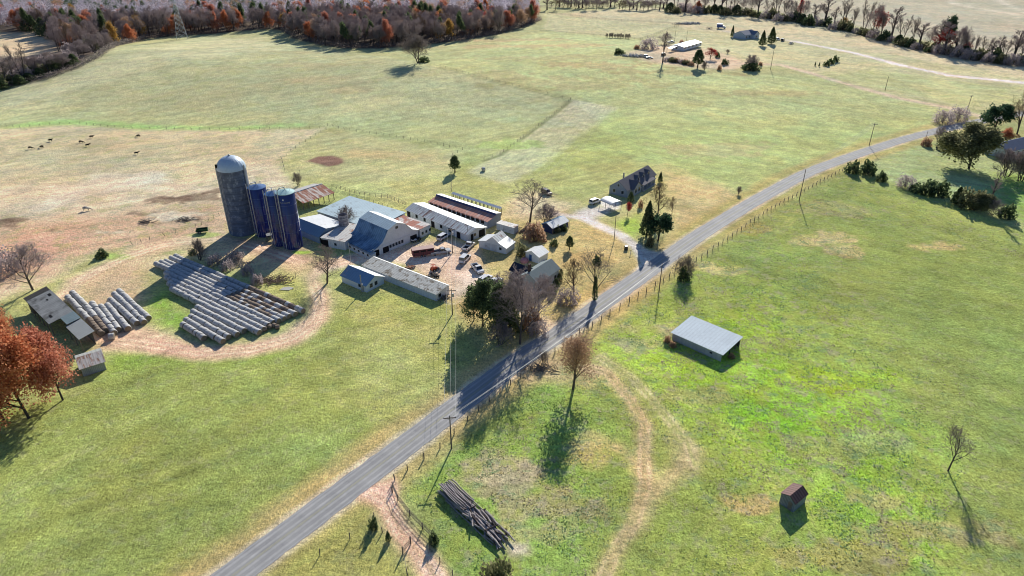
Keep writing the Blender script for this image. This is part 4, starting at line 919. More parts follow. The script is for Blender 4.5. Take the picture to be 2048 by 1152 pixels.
def car(name, kind, pnt, L=4.8, Wd=1.85):
    r = thing(name, 'vehicle', kind); h = Wd/2; f = L/2
    if kind == 'pickup truck':
        bd = [(-f,.5),(-f,1.08),(-.25*L+.95,1.08),(f*.36,1.12),(f*.93,1.0),(f,.8),(f,.42),(-f,.42)]
        MB().prism([(-.02*L,.45),(-.02*L,1.1),(f*.36,1.14),(f*.93,1.03),(f,.82),(f,.42),(-.02*L,.42)], -h, h, 'y').build('body', pnt, r, bevel=.05)
        b = MB(); b.box(-f,-.02*L,-h,-h+.1,.5,1.12).box(-f,-.02*L,h-.1,h,.5,1.12).box(-f,-f+.1,-h+.1,h-.1,.5,1.12).box(-f+.1,-.02*L,-h+.1,h-.1,.45,.62)
        b.build('bed', pnt, r); MB().box(-f+.11,-.02*L-.01,-h+.11,h-.11,.62,.64).build('bed_floor', M_BED, r)
        c0, c1, c2, c3 = -.02*L, .015*L, .17*L, .29*L
    elif kind == 'van' or kind == 'suv':
        MB().prism([(-f,.4),(-f,1.08),(f*.42,1.08),(f*.93,.98),(f,.78),(f,.4)], -h, h, 'y').build('body', pnt, r, bevel=.06)
        c0, c1, c2, c3 = -f+.03, -f+.28, .12*L, .27*L
    else:
        MB().prism([(-f,.4),(-f,.88),(-f*.55,.92),(f*.4,.92),(f*.93,.82),(f,.65),(f,.4)], -h, h, 'y').build('body', pnt, r, bevel=.06)
        c0, c1, c2, c3 = -.34*L, -.22*L, .08*L, .22*L
    zb = .92 if kind == 'car' else 1.09; zt = {'car':1.42,'pickup truck':1.80,'suv':1.75,'van':1.98}[kind]; t = h-.2
    g = MB(); g.v += [(c0,-h+.06,zb),(c3,-h+.06,zb),(c3,h-.06,zb),(c0,h-.06,zb),(c1,-t,zt-.04),(c2,-t,zt-.04),(c2,t,zt-.04),(c1,t,zt-.04)]
    g.f += [(3,2,1,0),(4,5,6,7),(0,1,5,4),(1,2,6,5),(2,3,7,6),(3,0,4,7)]; g.build('window', M_AGLASS, r)
    MB().box(c1-.04,c2+.04,-t-.03,t+.03,zt-.05,zt+.03).build('roof', pnt, r, bevel=.03)
    pm = MB()
    for s in (-1,1):
        for xa, xb in ((c0+.02,c1),(c3-.02,c2),((c0+c3)/2,(c1+c2)/2)): pm.tube((xa,s*(h-.055),zb),(xb,s*(t+.005),zt-.02),.045,n=4)
    pm.build('pillar', pnt, r)
    for x in (-L*.31, L*.33):
        for s in (-1,1): wheel(r, x, s*(h-.10))
    for s in (-1,1):
        MB().box(f-.03,f+.02,s*h*.68-.16,s*h*.68+.16,.66,.82).build('headlight', M_LAMP, r); MB().box(-f-.02,-f+.02,s*h*.8-.1,s*h*.8+.1,.75,1.0).build('tail_light', M_TAIL, r)
    MB().box(f-.02,f+.1,-h*.95,h*.95,.36,.56).build('bumper', M_RIM if kind == 'pickup truck' else pnt, r); MB().box(-f-.1,-f+.02,-h*.95,h*.95,.38,.55).build('bumper', M_RIM if kind == 'pickup truck' else pnt, r)
    return r
def park(o, px, py, a, b, label, group=None):
    """a, b: photo pixels of tail and nose on the ground"""
    p = PG(px, py); d = PG(*b)-PG(*a); o.location = p; o.rotation_euler = (0,0,math.atan2(d.y, d.x)); o['label'] = label
    if group: o['group'] = group
    return o
pk = car('pickup_truck', 'pickup truck', P_WHITE, 5.6, 1.95); reg(pk); sv = car('parked_suv', 'suv', P_WHITE, 4.8); reg(sv)
park(pk, 955, 541, (947,531), (964,549), 'white pickup with empty dark bed, closest pickup to the farmhouse')
park(dup(pk,(0,0,0)), 937, 496, (929,503), (945,489), 'white pickup with dark bed parked beside the power pole')
vn = car('parked_van', 'van', P_WHITE, 5.0, 1.9); park(vn, 930, 521, (923,527), (937,513), 'boxy white van standing alone in the middle of the yard')
park(sv, 887, 477, (878,482), (897,471), 'white suv parked against the front of the long white barn')
park(dup(sv,(0,0,0)), 971, 562, (960,568), (982,555), 'white suv beside the dark evergreens, left of the white car')
cr_ = car('parked_car', 'car', P_WHITE, 4.6, 1.8); reg(cr_); park(cr_, 991, 566, (982,571), (1001,561), 'white car tucked behind the evergreens near the farmhouse')
dk = car('pickup_truck', 'pickup truck', P_SILV, 6.2, 2.0); park(dk, 881, 507, (868,509), (895,505), 'silver crew pickup hitched to the red stock trailer')
d2 = car('parked_suv', 'suv', P_DARK, 4.6); reg(d2); park(d2, 1093, 388, (1086,384), (1101,391), 'dark suv parked on the grass behind the big bare tree')
park(dup(sv,(0,0,0)), 1190, 406, (1181,409), (1199,402), 'white suv nosed up beside the white carport')
# stock trailer
M_TRED = mat('faded_red_trailer', (.17,.055,.06), .7, var=.25, vs=1, rib=1.5, ribd=.2)
r = thing('livestock_trailer', 'red brown livestock trailer with pale roof behind the silver pickup', 'trailer')
MB().box(-3.2,3.2,-1.1,1.1,.6,2.5).build('body', M_TRED, r); MB().box(-3.25,3.25,-1.15,1.15,2.5,2.58).build('roof', mat('pale_pink_roof',(.62,.42,.36),.7,var=.1), r)
for k in range(3): MB().box(-2.9+k*2.05,-1.3+k*2.05,-1.14,-1.1,1.7,2.2).build('vent_opening', M_DARK, r)
for x in (-.6,.4):
    for s in (-1,1): wheel(r, x, s*1.05, .36)
MB().prism([(3.2,-.8),(4.9,0),(3.2,.8),(3.2,.65),(4.6,0),(3.2,-.65)], .55, .65, 'z').build('tongue', M_RIM, r)
park(r, 846, 511, (826,514), (868,508), 'red brown livestock trailer with pale roof behind the silver pickup')
# orange skid loader & harrow
M_OR = mat('orange_machine_paint', (.45,.085,.03), .6, var=.2, vs=2)
r = thing('orange_loader', 'small orange farm machine standing on the dirt beside the mown island', 'machine', PG(868,541), .9)
MB().prism([(-.9,.4),(-.9,1.1),(-.2,1.3),(.9,1.0),(.9,.4)], -.5, .5, 'y').build('body', M_OR, r, bevel=.05)
m = MB()
for s in (-1,1): m.tube((-.6,s*.6,1.2),(1.3,s*.6,.5),.07,n=6)
m.build('arm', M_OR, r); MB().prism([(1.2,.1),(1.2,.7),(1.35,.75),(1.8,.12)], -.8,.8,'y').build('bucket', M_RIM, r)
m = MB()
for x, y in ((-.7,-.45),(-.7,.45),(.2,-.45),(.2,.45)): m.tube((x,y,1.0),(x,y,1.95),.04,n=5)
m.box(-.8,.3,-.5,.5,1.95,2.0).build('canopy', M_OR, r)
for x in (-.55,.55):
    for s in (-1,1): wheel(r, x, s*.62, .36)
def implement(label, px, py, rz, col, n, name='disc_harrow'):
    r = thing(name, label, 'farm implement', PG(px,py), rz)
    MB().box(-1.3,1.3,-.06,.06,.5,.62).box(-1.3,1.3,.7,.82,.5,.62).box(-.06,.06,-.9,1.6,.5,.6).build('frame', col, r)
    for row, y in enumerate((0,.76)):
        m = MB()
        for k in range(n): x = -1.2+k*2.4/(n-1); m.tube((x-.02,y,.32),(x+.02,y,.32),.32,n=12)
        m.build('disc_gang', M_TYRE if row else M_RIM, r)
    MB().tube((0,1.6,.55),(0,2.5,.4),.05).build('drawbar', col, r); wheel(r,-1.45,.38,.3,.15); wheel(r,1.45,.38,.3,.15)
    return r
implement('rusty red disc harrow lying near the long white henhouse', 821, 538, .5, M_OR, 8)
implement('dark disc harrow on the dirt beside the orange machine', 872, 551, 2.4, M_BED, 6)
implement('dark drag implement at the edge of the yard', 862, 556, .2, M_BED, 5, 'drag_harrow')
# white machines beside the barn corner
def quad(label, px, py, rz, pnt):
    r = thing('quad_bike', label, 'quad bike', PG(px,py), rz)
    MB().prism([(-.8,.6),(-.75,.85),(-.1,.8),(.3,.95),(.85,.8),(.85,.55)], -.28,.28,'y').build('body', pnt, r, bevel=.03)
    MB().box(-.9,-.4,-.5,.5,.78,.84).box(.4,.95,-.5,.5,.78,.84).build('mudguard', pnt, r); MB().box(-.5,.1,-.18,.18,.85,.98).build('seat', M_BED, r)
    MB().tube((.25,-.4,1.1),(.25,.4,1.1),.03).tube((.25,0,.8),(.25,0,1.1),.03).build('handlebar', M_BED, r)
    for x in (-.6,.6):
        for s in (-1,1): wheel(r, x, s*.45, .3, .25, 12)
quad('white quad bike by the gambrel barn corner', 828, 484, .4, P_WHITE); quad('dark quad bike beside the white one at the barn corner', 837, 481, 1.4, P_DARK)
# manure spreader, green
r = thing('manure_spreader', 'old green manure spreader left on the grass beside the concrete silo', 'farm implement', PG(406,465), .3)
M_MG = mat('dark_green_paint', (.02,.07,.035), .7, var=.2, vs=2)
MB().box(-1.8,1.6,-.85,-.78,.6,1.4).box(-1.8,1.6,.78,.85,.6,1.4).box(-1.8,1.6,-.78,.78,.55,.65).box(1.52,1.6,-.78,.78,.6,1.4).build('box', M_MG, r)
m = MB()
for k in range(6): m.tube((-1.8,-.7+k*.28,.9),(-2.0,-.7+k*.28,1.1),.03,n=4)
m.tube((-1.85,-.8,.9),(-1.85,.8,.9),.14).build('beater', M_BED, r)
for s in (-1,1): wheel(r, -.8, s*1.0, .5)
MB().tube((1.6,0,.6),(3.0,0,.45),.06).build('drawbar', M_MG, r)
# far vehicles
r = thing('box_truck', 'dark blue box truck parked on the far hill', 'truck')
MB().box(-3.2,1.6,-1.2,1.2,.9,3.6).build('cargo_box', P_BLUE, r); MB().box(-3.25,1.65,-1.25,1.25,3.6,3.7).build('roof', P_WHITE, r)
MB().prism([(1.7,.5),(1.7,2.5),(2.7,2.5),(3.2,1.6),(4.3,1.4),(4.4,.5)], -1.05,1.05,'y').build('cab', P_WHITE, r); MB().prism([(2.72,1.66),(2.72,2.35),(3.1,1.66)], -1.07,1.07,'y').build('window', M_AGLASS, r)
for x in (-2.0,3.2):
    for s in (-1,1): wheel(r, x, s*1.0, .48, .3)
park(r, 1441, 57, (1428,57), (1455,58), 'dark blue box truck parked on the far hill')
r = thing('utility_trailer', 'low open utility trailer beside the blue box truck', 'trailer', PG(1418,58), .05)
MB().box(-2.5,2.5,-1,1,.6,.7).build('deck', W_WOOD, r); m = MB()
for s in (-1,1):
    for k in range(6): m.box(-2.5+k,-2.42+k,s*.98-.03,s*.98+.03,.7,1.5)
    m.box(-2.5,2.5,s*.98-.04,s*.98+.04,1.4,1.5)
m.build('side_rail', M_POST, r)
for s in (-1,1): wheel(r, 0, s*1.08, .35)
park(dup(sv,(0,0,0)), 1555, 80, (1548,78), (1562,82), 'white suv half hidden behind the tall hilltop shrub')
d3 = car('parked_van', 'van', P_DARK, 5.2, 2.0); park(d3, 1565, 82, (1558,86), (1572,78), 'black van between two white vehicles on the far drive')
park(dup(cr_,(0,0,0)), 1582, 88, (1574,89), (1590,86), 'white car last in line on the far drive')
park(dup(cr_,(0,0,0)), 1299, 117, (1291,117), (1308,117), 'white car at the brush row below the mobile home')
park(dup(sv,(0,0,0)), 1292, 115, (1284,113), (1298,118), 'white suv next to the scrap heap on the far hill')
park(dup(pk,(0,0,0)), 1342, 86, (1334,86), (1351,85), 'white pickup parked behind the mobile home')
park(dup(d2,(0,0,0)), 1327, 111, (1321,113), (1334,108), 'dark suv under the mobile home awning')
park(dup(d2,(0,0,0)), 1881, 301, (1876,298), (1888,304), 'dark suv in the shade of the big roadside tree')

# ------------------------------------------------------------------ cattle: skinned bodies
M_COW = mat('black_cowhide', (.02,.015,.013), .8, var=.2); M_COWW = mat('white_cowhide', (.55,.52,.48), .8, var=.2, col2=(.05,.04,.035), c2=(.55,.58), c2s=1.5)
import bmesh
def cow(graze, m, label, px, py, rz, k=1.15):
    # skin layer has to exist before the radii can be set: the modifier makes it through bmesh
    hz, hx, nz = (.35,1.55,.85) if graze else (1.5,1.35,1.3)
    bm = bmesh.new(); lay = bm.verts.layers.skin.verify(); vs = []
    def nv(p_, r_, par=None):
        v_ = bm.verts.new(tuple(q*k for q in p_)); v_[lay].radius = (r_*k, r_*k); vs.append(v_)
        if par is not None: bm.edges.new((par, v_))
        return v_
    par = None; sp = []
    for p_, r_ in zip([(-.75,0,1.15),(-.2,0,1.05),(.45,0,1.1),(.9,0,nz),(hx,0,hz),(hx+.28,0,hz-.18)], [.30,.38,.37,.20,.15,.10]): par = nv(p_, r_, par); sp.append(par)
    sp[1][lay].use_root = True
    def chain(a, pts, rs):
        for p_, r_ in zip(pts, rs): a = nv(p_, r_, a)
    for s in (-1,1):
        chain(sp[0], [(-.80,s*.22,.85),(-.70,s*.22,.62),(-.86,s*.22,.40),(-.82,s*.22,.04)], [.20,.12,.07,.06]); chain(sp[2], [(.50,s*.20,.78),(.54,s*.20,.42),(.50,s*.20,.04)], [.15,.08,.06])
        chain(sp[4], [(hx-.05,s*.22,hz+.10)], [.05])
    chain(sp[0], [(-1.08,0,1.2),(-1.14,0,.6)], [.04,.03])
    me = bpy.data.meshes.new('cow'); bm.to_mesh(me); bm.free(); o = bpy.data.objects.new('cow', me); COL.objects.link(o)
    o.modifiers.new('s','SKIN'); o.modifiers.new('d','SUBSURF').levels = 1
    dg = bpy.context.evaluated_depsgraph_get(); m2 = bpy.data.meshes.new_from_object(o.evaluated_get(dg)); o.modifiers.clear(); o.data = m2; m2.materials.clear(); m2.materials.append(m); m2.shade_smooth()
    o.location = PG(px, py); o.rotation_euler = (0,0,rz); return tag(o, label, 'cow')
for i, (px, py, rz, g_, lb) in enumerate([(62,298,.3,1,'black cow farthest from the silos in the tan pasture'),(84,296,2.9,1,'small black cow just beside the farthest one'),(102,283,.1,0,'black cow standing sideways near the creek fence'),
    (163,286,.2,1,'black cow grazing just above the pair in mid pasture'),(176,293,.6,0,'black cow with raised head in mid pasture'),(184,276,.3,0,'black cow nearest the green creek strip'),(277,274,3.0,1,'lone small dark cow below the creek fence'),(274,309,.4,0,'large black cow alone in the middle of the pasture')]):
    cow(g_, M_COW, lb, px, py, rz, .82)
cow(1, M_COWW, 'pale cow grazing on the brown ground', 174, 421, .2, 1.05)

# ------------------------------------------------------------------ hay bales
M_NET = mat('net_wrapped_hay', (.54,.53,.51), .6, var=.28, vs=1.4, col2=(.38,.35,.30), c2=(.54,.68), c2s=.9)
M_HAYE = mat('hay_end', (.25,.21,.15), .95, var=.35, vs=3)
M_NETB = mat('brown_old_hay', (.27,.21,.16), .9, var=.3, vs=1.6, col2=(.12,.07,.05), c2=(.5,.6), c2s=1.0)
def bale_obj(m_side):
    o = MB(); n = 20; r = .80; L = .62
    o.lathe([(r*.93,-L),(r,-L*.88),(r*1.01,-L*.3),(r*.985,0),(r*1.01,L*.3),(r,L*.88),(r*.93,L)], n)
    o.v = [(z, y, x+.76) for x, y, z in o.v]; o.f = [tuple(reversed(f)) for f in o.f]
    b_ = o.build('hay_bale', m_side, None, True)
    for s in (-1,1):
        e = MB(); e.v = [(s*(L+.0), .93*r*math.cos(2*pi*i/n), .93*r*math.sin(2*pi*i/n)+.76) for i in range(n)]; e.f = [tuple(range(n))]; e2 = e.build('bale_end', M_HAYE, b_)
    return b_
baleW = bale_obj(M_NET); baleB = bale_obj(M_NETB)
for b_ in (baleW, baleB): KIDS[b_.name] = list(b_.children)
rows = []
def zz(x, y): return (280+x/5.0075, 480+y/5.0075)
UP = [((355,185),(1640,738)),((312,200),(1565,772)),((262,232),(1500,795)),((212,245),(1450,818)),((165,258),(1400,838)),((262,350),(1345,852)),((270,398),(1295,882)),((300,458),(1245,922)),((320,512),(1205,955))]
for i, (a, b_) in enumerate(UP): rows.append((zz(*a), zz(*b_), 'A'))
for a, b_ in (((575,698),(1050,940)),((530,738),(985,975)),((515,788),(895,1003)),((462,822),(842,1043)),((432,868),(658,1008))): rows.append((zz(*a), zz(*b_), 'A'))
def zl(x, y): return (x/2.56, 470+y/2.56)
for a, b_, t_ in (((612,298),(765,440),'L'),((588,313),(742,460),'L'),((568,343),(705,466),'L'),((552,370),(662,495),'L'),((522,375),(612,500),'L'),((475,362),(590,515),'L'),((450,385),(545,505),'O'),((375,308),(470,400),'O'),((352,330),(525,520),'O')): rows.append((zl(*a), zl(*b_), t_))
bales = []
for ri, (a, b_, t_) in enumerate(rows):
    p, q = PG(*a), PG(*b_); d = q-p; L = d.length; n = max(2, int(L/1.30)); st_ = d/n
    for k in range(n):
        c = p+st_*(k+.5); f = (k+.5)/n
        old = t_ == 'O' or (t_ == 'A' and ri < 5 and .62 < f < .95 and rng.random() < .7)
        c = c+Vector((rng.normal()*.05, rng.normal()*.06, rng.normal()*.03-.03)); bales.append((c, math.atan2(d.y, d.x)+rng.normal()*.03, old, 'L' if t_ in 'LO' else 'A'))
bales.sort(key=lambda b: b[0].length)
print('bales', len(bales))
first = {0: True, 1: True}; NB = 0
LBL = {('A',False): ('pale net wrapped round bale in the big shaded rows below the silos','wrapped bales in the big block of rows'), ('A',True): ('rotted brown round bale in the back rows below the silos','rotted bales in the back rows'),
       ('L',False): ('pale net wrapped round bale in the short rows beside the derelict barn','wrapped bales in the short rows'), ('L',True): ('brown weathered round bale against the derelict barn','brown bales by the derelict barn')}
stuffV = []
for c, a, old, blk in bales:
    lb, gr = LBL[(blk, old)]; src = baleB if old else baleW; k = int(old); s_ = 1+float(rng.normal())*.02
    if NB < 298:
        if first[k]: o = src; first[k] = False; o.location = c; o.rotation_euler = (0,0,a)
        else: o = dup(src, c, a, (1,s_,s_))
        tag(o, lb, 'hay bale', gr); NB += 1
    else: stuffV.append((c, a, s_))
if stuffV:
    me = baleW.data; v0 = np.array([v.co[:] for v in me.vertices]); e0 = [np.array([v.co[:] for v in ch.data.vertices]) for ch in baleW.children]
    m = MB()
    for c, a, s_ in stuffV:
        ca_, sa_ = math.cos(a), math.sin(a); n0 = len(m.v)
        tr = lambda V_: [(c.x+x*ca_-y*s_*sa_, c.y+x*sa_+y*s_*ca_, c.z+z*s_) for x, y, z in V_]
        m.v += tr(v0); m.f += [tuple(n0+i for i in p_.vertices) for p_ in me.polygons]
        for ch, ev in zip(baleW.children, e0): n1_ = len(m.v); m.v += tr(ev); m.f.append(tuple(range(n1_, n1_+len(ev))))
    tag(m.build('hay_bales', M_NET, None, True), None, None, kind='stuff')
o = dup(baleW, PG(225,678), .3, (1,1,1), 'single pale bale set apart at the end of the short rows'); o['category'] = 'hay bale'; o['group'] = 'single bales'
o = dup(baleW, PG(967,342), .3, (1,1,1), 'single dark round bale alone on the green pasture'); o['group'] = 'single bales'
for c_ in (o, ): pass
for i, (x, y) in enumerate(((1252,910),(1300,885),(1350,875),(1380,890))):
    o = dup(baleB, PG(*zz(x,y)), .5+i, (.8,.8,.7), ('first','second','third','fourth')[i]+' small loose bale, counted from the left, at the lower end of the big rows'); o['category'] = 'hay bale'; o['group'] = 'loose end bales'
# white silage heap / tarp
m = MB()
for i in range(5):
    pass
tp = PG(572,577); M_TARP = mat('pale_tarp', (.55,.54,.48), .7, var=.1)
MB().prism([(-1.5,-.9),(1.2,-1.1),(2.1,.2),(.6,.9),(-.8,.5)], .02, .12, 'z').build('concrete_pad', M_TARP, None, loc=tp)
tag(bpy.data.objects['concrete_pad'], 'small pale slab lying on the grass above the bale rows', 'slab')
def heap(label, px, py, rx, ry, n, m_, name='brush_pile', hh=.5, L=2.2, r=.06, rz=None, sp=.6):
    c = PG(px, py); mm = MB(); R = random.Random(int(px*py))
    for k in range(n):
        x, y = R.gauss(0,rx*.5), R.gauss(0,ry*.5); a = (R.uniform(0,pi) if rz is None else rz+R.gauss(0,sp)); z = abs(R.gauss(0,hh)); l = R.uniform(.4,1)*L/2
        mm.tube((x-l*math.cos(a),y-l*math.sin(a),z*.4+r),(x+l*math.cos(a),y+l*math.sin(a),z+r+R.uniform(-.1,.2)), r*R.uniform(.6,1.4), n=5)
    return tag(mm.build(name, m_, None, loc=c), label, 'brush pile')
M_BRUSH = mat('dry_brush', (.30,.22,.16), .95, var=.3, vs=2)
heap('tangle of dry brown brush on the bank above the bales', 548, 562, 5, 2.5, 160, M_BRUSH)
heap('pale brush heap in the silo shadow', 478, 528, 3.5, 2, 90, mat('pale_brush',(.42,.36,.28),.95,var=.2))
heap('grey branches dumped at the end of the long henhouse', 885, 597, 2, 1.2, 60, M_POST)
heap('dark brush heap on the trampled pasture below the cows', 292, 445, 2.5, 1.5, 50, M_POST)
heap('dark branch heap on the pasture beside the concrete silo', 370, 440, 2.5, 1.5, 50, M_POST)
heap('dead branches piled in the roadside grass below the orange brown tree', 1082, 738, 3.5, 1.6, 70, M_POST)
heap('stones and brush heap at the far fence corner', 1376, 48, 9, 4, 160, M_CONC, L=3, r=.25)
heap('white scrap heap below the far mobile home', 1266, 113, 8, 3, 80, M_CONC, L=2.4, r=.3)
heap('timber pile at the back of the white block shed', 1048, 462, 4, 1.2, 60, M_BRUSH, L=4, r=.09, rz=.9, sp=.15)

# ------------------------------------------------------------------ log pile
M_LOG = mat('weathered_log', (.38,.34,.32), .9, var=.35, vs=1.2, col2=(.36,.32,.31), c2=(.48,.62), c2s=.7, c2st=(.3,3,3)); M_LOGE = mat('log_end', (.34,.27,.2), .9, var=.2)
def log_obj(L, r, m_):
    o = MB(); n = 9; R = random.Random(int(L*100))
    for i in range(6):
        x = -L/2+L*i/5; rr = r*(1-.25*i/5)*R.uniform(.93,1.07); dy, dz = R.gauss(0,.03), R.gauss(0,.03)
        for k in range(n): a = 2*pi*k/n; o.v.append((x, dy+rr*math.cos(a), dz+rr*math.sin(a)))
    for i in range(5):
        for k in range(n): j = (k+1) % n; o.f.append((i*n+k, (i+1)*n+k, (i+1)*n+j, i*n+j))
    o.f.append(tuple(range(n))); o.f.append(tuple(5*n+i for i in reversed(range(n))))
    return o.build('log', m_)
LG = [log_obj(6.6,.13,M_LOG), log_obj(3.6,.17,M_LOG), log_obj(2.4,.15,mat('dark_log',(.09,.07,.065),.9,var=.3,vs=1.2))]
a0, a1 = PG(893,978), PG(1020,1097); dl = (a1-a0); Lp = dl.length; ul = dl.normalized(); vl = Vector((-ul.y, ul.x, 0)); ang = math.atan2(ul.y, ul.x)
print('log pile length', Lp); used_l = [False]*3; R = random.Random(5)
def put_log(i, s_, t_, z, da, dz, lb, gr):
    p = a0+ul*s_+vl*t_+Vector((0,0,z))
    if used_l[i]: o = LG[i].copy(); COL.objects.link(o)
    else: o = LG[i]; used_l[i] = True
    o.location = p; o.rotation_euler = (0, dz, ang+da); tag(o, lb, 'log', gr)
for k in range(46):
    row, col_ = divmod(k, 10); put_log(0, 3.0+R.gauss(0,.35), -1.35+col_*.3+R.gauss(0,.05)+(row % 2)*.1, .16+row*.27, R.gauss(0,.035), R.gauss(0,.02), 'long straight pole stacked at the upper end of the log pile', 'long straight poles of the log pile')
for k in range(110):
    s_ = 5.8+R.random()*(Lp-7.6); row = k // 38
    if k % 4 == 0: put_log(1, s_, R.uniform(-1.3,1.4), .2+row*.33, R.gauss(0,.34), R.gauss(0,.10), 'thick grey log lying crooked in the lower half of the log pile', 'thick logs of the log pile')
    elif k % 4 == 2: put_log(2, s_, R.uniform(-1.2,1.3), .25+row*.36, R.gauss(0,.8), R.gauss(0,.16), 'short dark log wedged into the lower half of the log pile', 'short dark logs of the log pile')
    else: put_log(1, s_, R.uniform(-1.4,1.5), .2+row*.28, R.gauss(0,.12), R.gauss(0,.05), 'thick grey log lying crooked in the lower half of the log pile', 'thick logs of the log pile')
for t_ in (-1.75, 1.8):
    for k in range(2): put_log(0, 5.5+k*6.2, t_, .16, .0, 0, 'long bearer pole along the edge of the log pile', 'bearer poles along the log pile')

# ------------------------------------------------------------------ fences
def fence(label, pts, step, h, group=None, wire=(.35,.65,.95), r=.07, rails=False, tilt=.05, name='fence', m_=None, px=True):
    W_ = [PG(*p) for p in pts] if px else pts; c = W_[0].copy(); f = thing(name, label, 'fence', c, 0, group); R = random.Random(len(label)*7+int(pts[0][0]))
    tops = []; pm = None; m_ = m_ or M_POST; n = 0
    for a, b in zip(W_, W_[1:]):
        d = (b-a); k = max(1, int(d.length/step))
        for i in range(k+(b is W_[-1])):
            p = a+d*(i/k); p.z = gz(p.x, p.y); tops.append(p); n += 1
    extra = MB()
    for i, p in enumerate(tops):
        hh = h*R.uniform(.92,1.12); q = p-c
        if i < 98:
            if pm is None: pm = MB().tube((0,0,-.2),(0,0,1.0), r, r*.85, 6).build('post', m_, f); o = pm
            else: o = pm.copy(); COL.objects.link(o); o.parent = f
            o.location = q; o.scale = (1,1,hh); o.rotation_euler = (R.gauss(0,tilt), R.gauss(0,tilt), R.random())
        else: extra.tube(q+Vector((0,0,-.1)), q+Vector((0,0,hh)), r, n=5)
    if extra.v: extra.build('posts', m_, f)['kind'] = 'stuff'
    wm = MB()
    for a, b in zip(tops, tops[1:]):
        for w in wire: 
            p0, p1 = a-c+Vector((0,0,h*w)), b-c+Vector((0,0,h*w))
            if rails: wm.tube(p0, p1, .042, n=5)
            else: wm.tube(p0, p1, .012, n=3, cap=False)
    wm.build('rail' if rails else 'wire', m_ if rails else mat('fence_wire',(.22,.2,.19),.6,var=.05), f); return f
fence('wire fence between the bright green creek strip and the tan pasture', [(0,252),(40,256),(100,250),(160,248),(230,256),(300,258),(400,260),(480,261),(560,259),(640,258)], 4.0, 1.3)
fence('long wire fence running from the creek corner toward the lone cedar', [(655,252),(700,262),(780,273),(850,285),(925,300),(905,312)], 3.2, 1.3)
fence('fence from the creek corner around the muddy hole', [(652,260),(600,290),(563,318),(570,342),(600,345)], 4.5, 1.2)
fence('fence line passing the lone cedar down to the long sheds', [(905,313),(905,335),(903,383)], 4, 1.2)
fence('short fence rising to the meadow corner beside the mown strip', [(968,320),(1000,309),(1060,265),(1141,200)], 3.8, 1.3)
fence('far meadow fence running back to the solitary oak', [(1141,200),(1080,184),(960,155),(880,133)], 4.5, 1.2)
fence('roadside fence along the bright pasture above the road verge', [(1185,652),(1220,628),(1259,603),(1293,584),(1327,561),(1350,545),(1392,523),(1436,493),(1500,447),(1550,415),(1640,365),(1692,338)], 3.1, 1.4, r=.115)
fence('wire fence under the hedge shrubs at the pasture edge', [(1692,338),(1740,352),(1800,368),(1860,392),(1950,420),(2060,460)], 4.5, 1.2)
fence('roadside fence from the orange brown tree down to the field gate', [(1175,655),(1110,705),(1060,742),(1000,785),(935,842),(880,897),(815,940),(790,960),(785,985)], 3.3, 1.4, r=.12)
fence('grey board fence curving beside the dirt entrance', [(785,975),(796,1002),(820,1032),(845,1058),(870,1082)], 2.2, 1.5, wire=(.25,.5,.75,1.0), rails=True, r=.1)
fence('short fence across the dirt entrance in the near corner', [(870,1082),(860,1100),(880,1125),(905,1150)], 2.4, 1.2, r=.08)
fence('fence at the near side of the dirt entrance by small shrubs', [(640,1110),(700,1078),(748,1035),(765,1065),(806,1106),(815,1150)], 4, 1.3, r=.09)
fence('corral fence behind the barns on the grass side', [(664,375),(700,385),(740,394),(775,396),(812,412)], 2.1, 1.5, wire=(.3,.6,.95), rails=True, r=.07)
fence('inner corral fence in front of the corral lane', [(700,395),(730,402),(775,418),(812,433),(826,440)], 2.3, 1.4, r=.07)
fence('rickety broken fence along the brown ground toward the concrete silo', [(265,490),(300,480),(330,472),(390,456),(440,432),(452,424)], 2.4, 1.4, tilt=.2, r=.07)
fence('overgrown fence crossing the far pale field', [(1095,27),(1150,33),(1220,41),(1290,45),(1362,49)], 5, 1.6, wire=(.4,.7,1), rails=True)
fence('overgrown fence leading to the far stone heap', [(1280,80),(1290,77),(1325,64),(1362,50)], 5, 1.6, wire=(.4,.7,1), rails=True)
fence('fence below the far shrub row', [(1080,62),(1160,68),(1230,74),(1282,80)], 6, 1.3, wire=(.4,.8), rails=True)
g = thing('field_gate', 'small leaning gate beside the dirt entrance in the near corner', 'gate', PG(806,1108), 1.1)
for x in (0,2.2): MB().box(x-.08,x+.08,-.08,.08,0,1.7).build('post', M_POST, g)
m = MB()
for z in (.4,.8,1.2): m.box(.1,2.1,-.03,.03,z,z+.1)
m.build('bars', M_POST, g)

# ------------------------------------------------------------------ poles and wires
M_PWOOD = mat('dark_pole_wood', (.16,.13,.115), .9, var=.2, vs=1); M_WIRE = mat('bright_wire', (.52,.53,.50), .4, .2, var=0)
POLE = {}
def pole(key, base, topy, label, arm=True, trans=False, rz=.6, m_=None, r=.15, group=None, guy=False):
    p = PG(*base); hh = height_of(p, topy); o = thing('utility_pole', label, 'utility pole', p, rz, group); m_ = m_ or M_PWOOD
    MB().tube((0,0,-.3),(0,0,hh), r, r*.65, 9).build('pole', m_, o)
    if arm:
        a = MB().box(-1.2,1.2,-.07,.07,hh-.55,hh-.4).tube((-.6,0,hh-.5),(0,0,hh-1.1),.03,n=4).tube((.6,0,hh-.5),(0,0,hh-1.1),.03,n=4).build('crossarm', m_, o)
        for x in (-1.1,0,1.1): z = hh-.4 if x else hh; MB().tube((x,0,z),(x,0,z+.22),.06,.04,6).build('insulator', M_TRIM, a)
    if trans: MB().tube((.35,0,hh-2.2),(.35,0,hh-1.3),.24,n=12).build('transformer', M_PIPE, o)
    POLE[key] = (p, hh, rz); return o
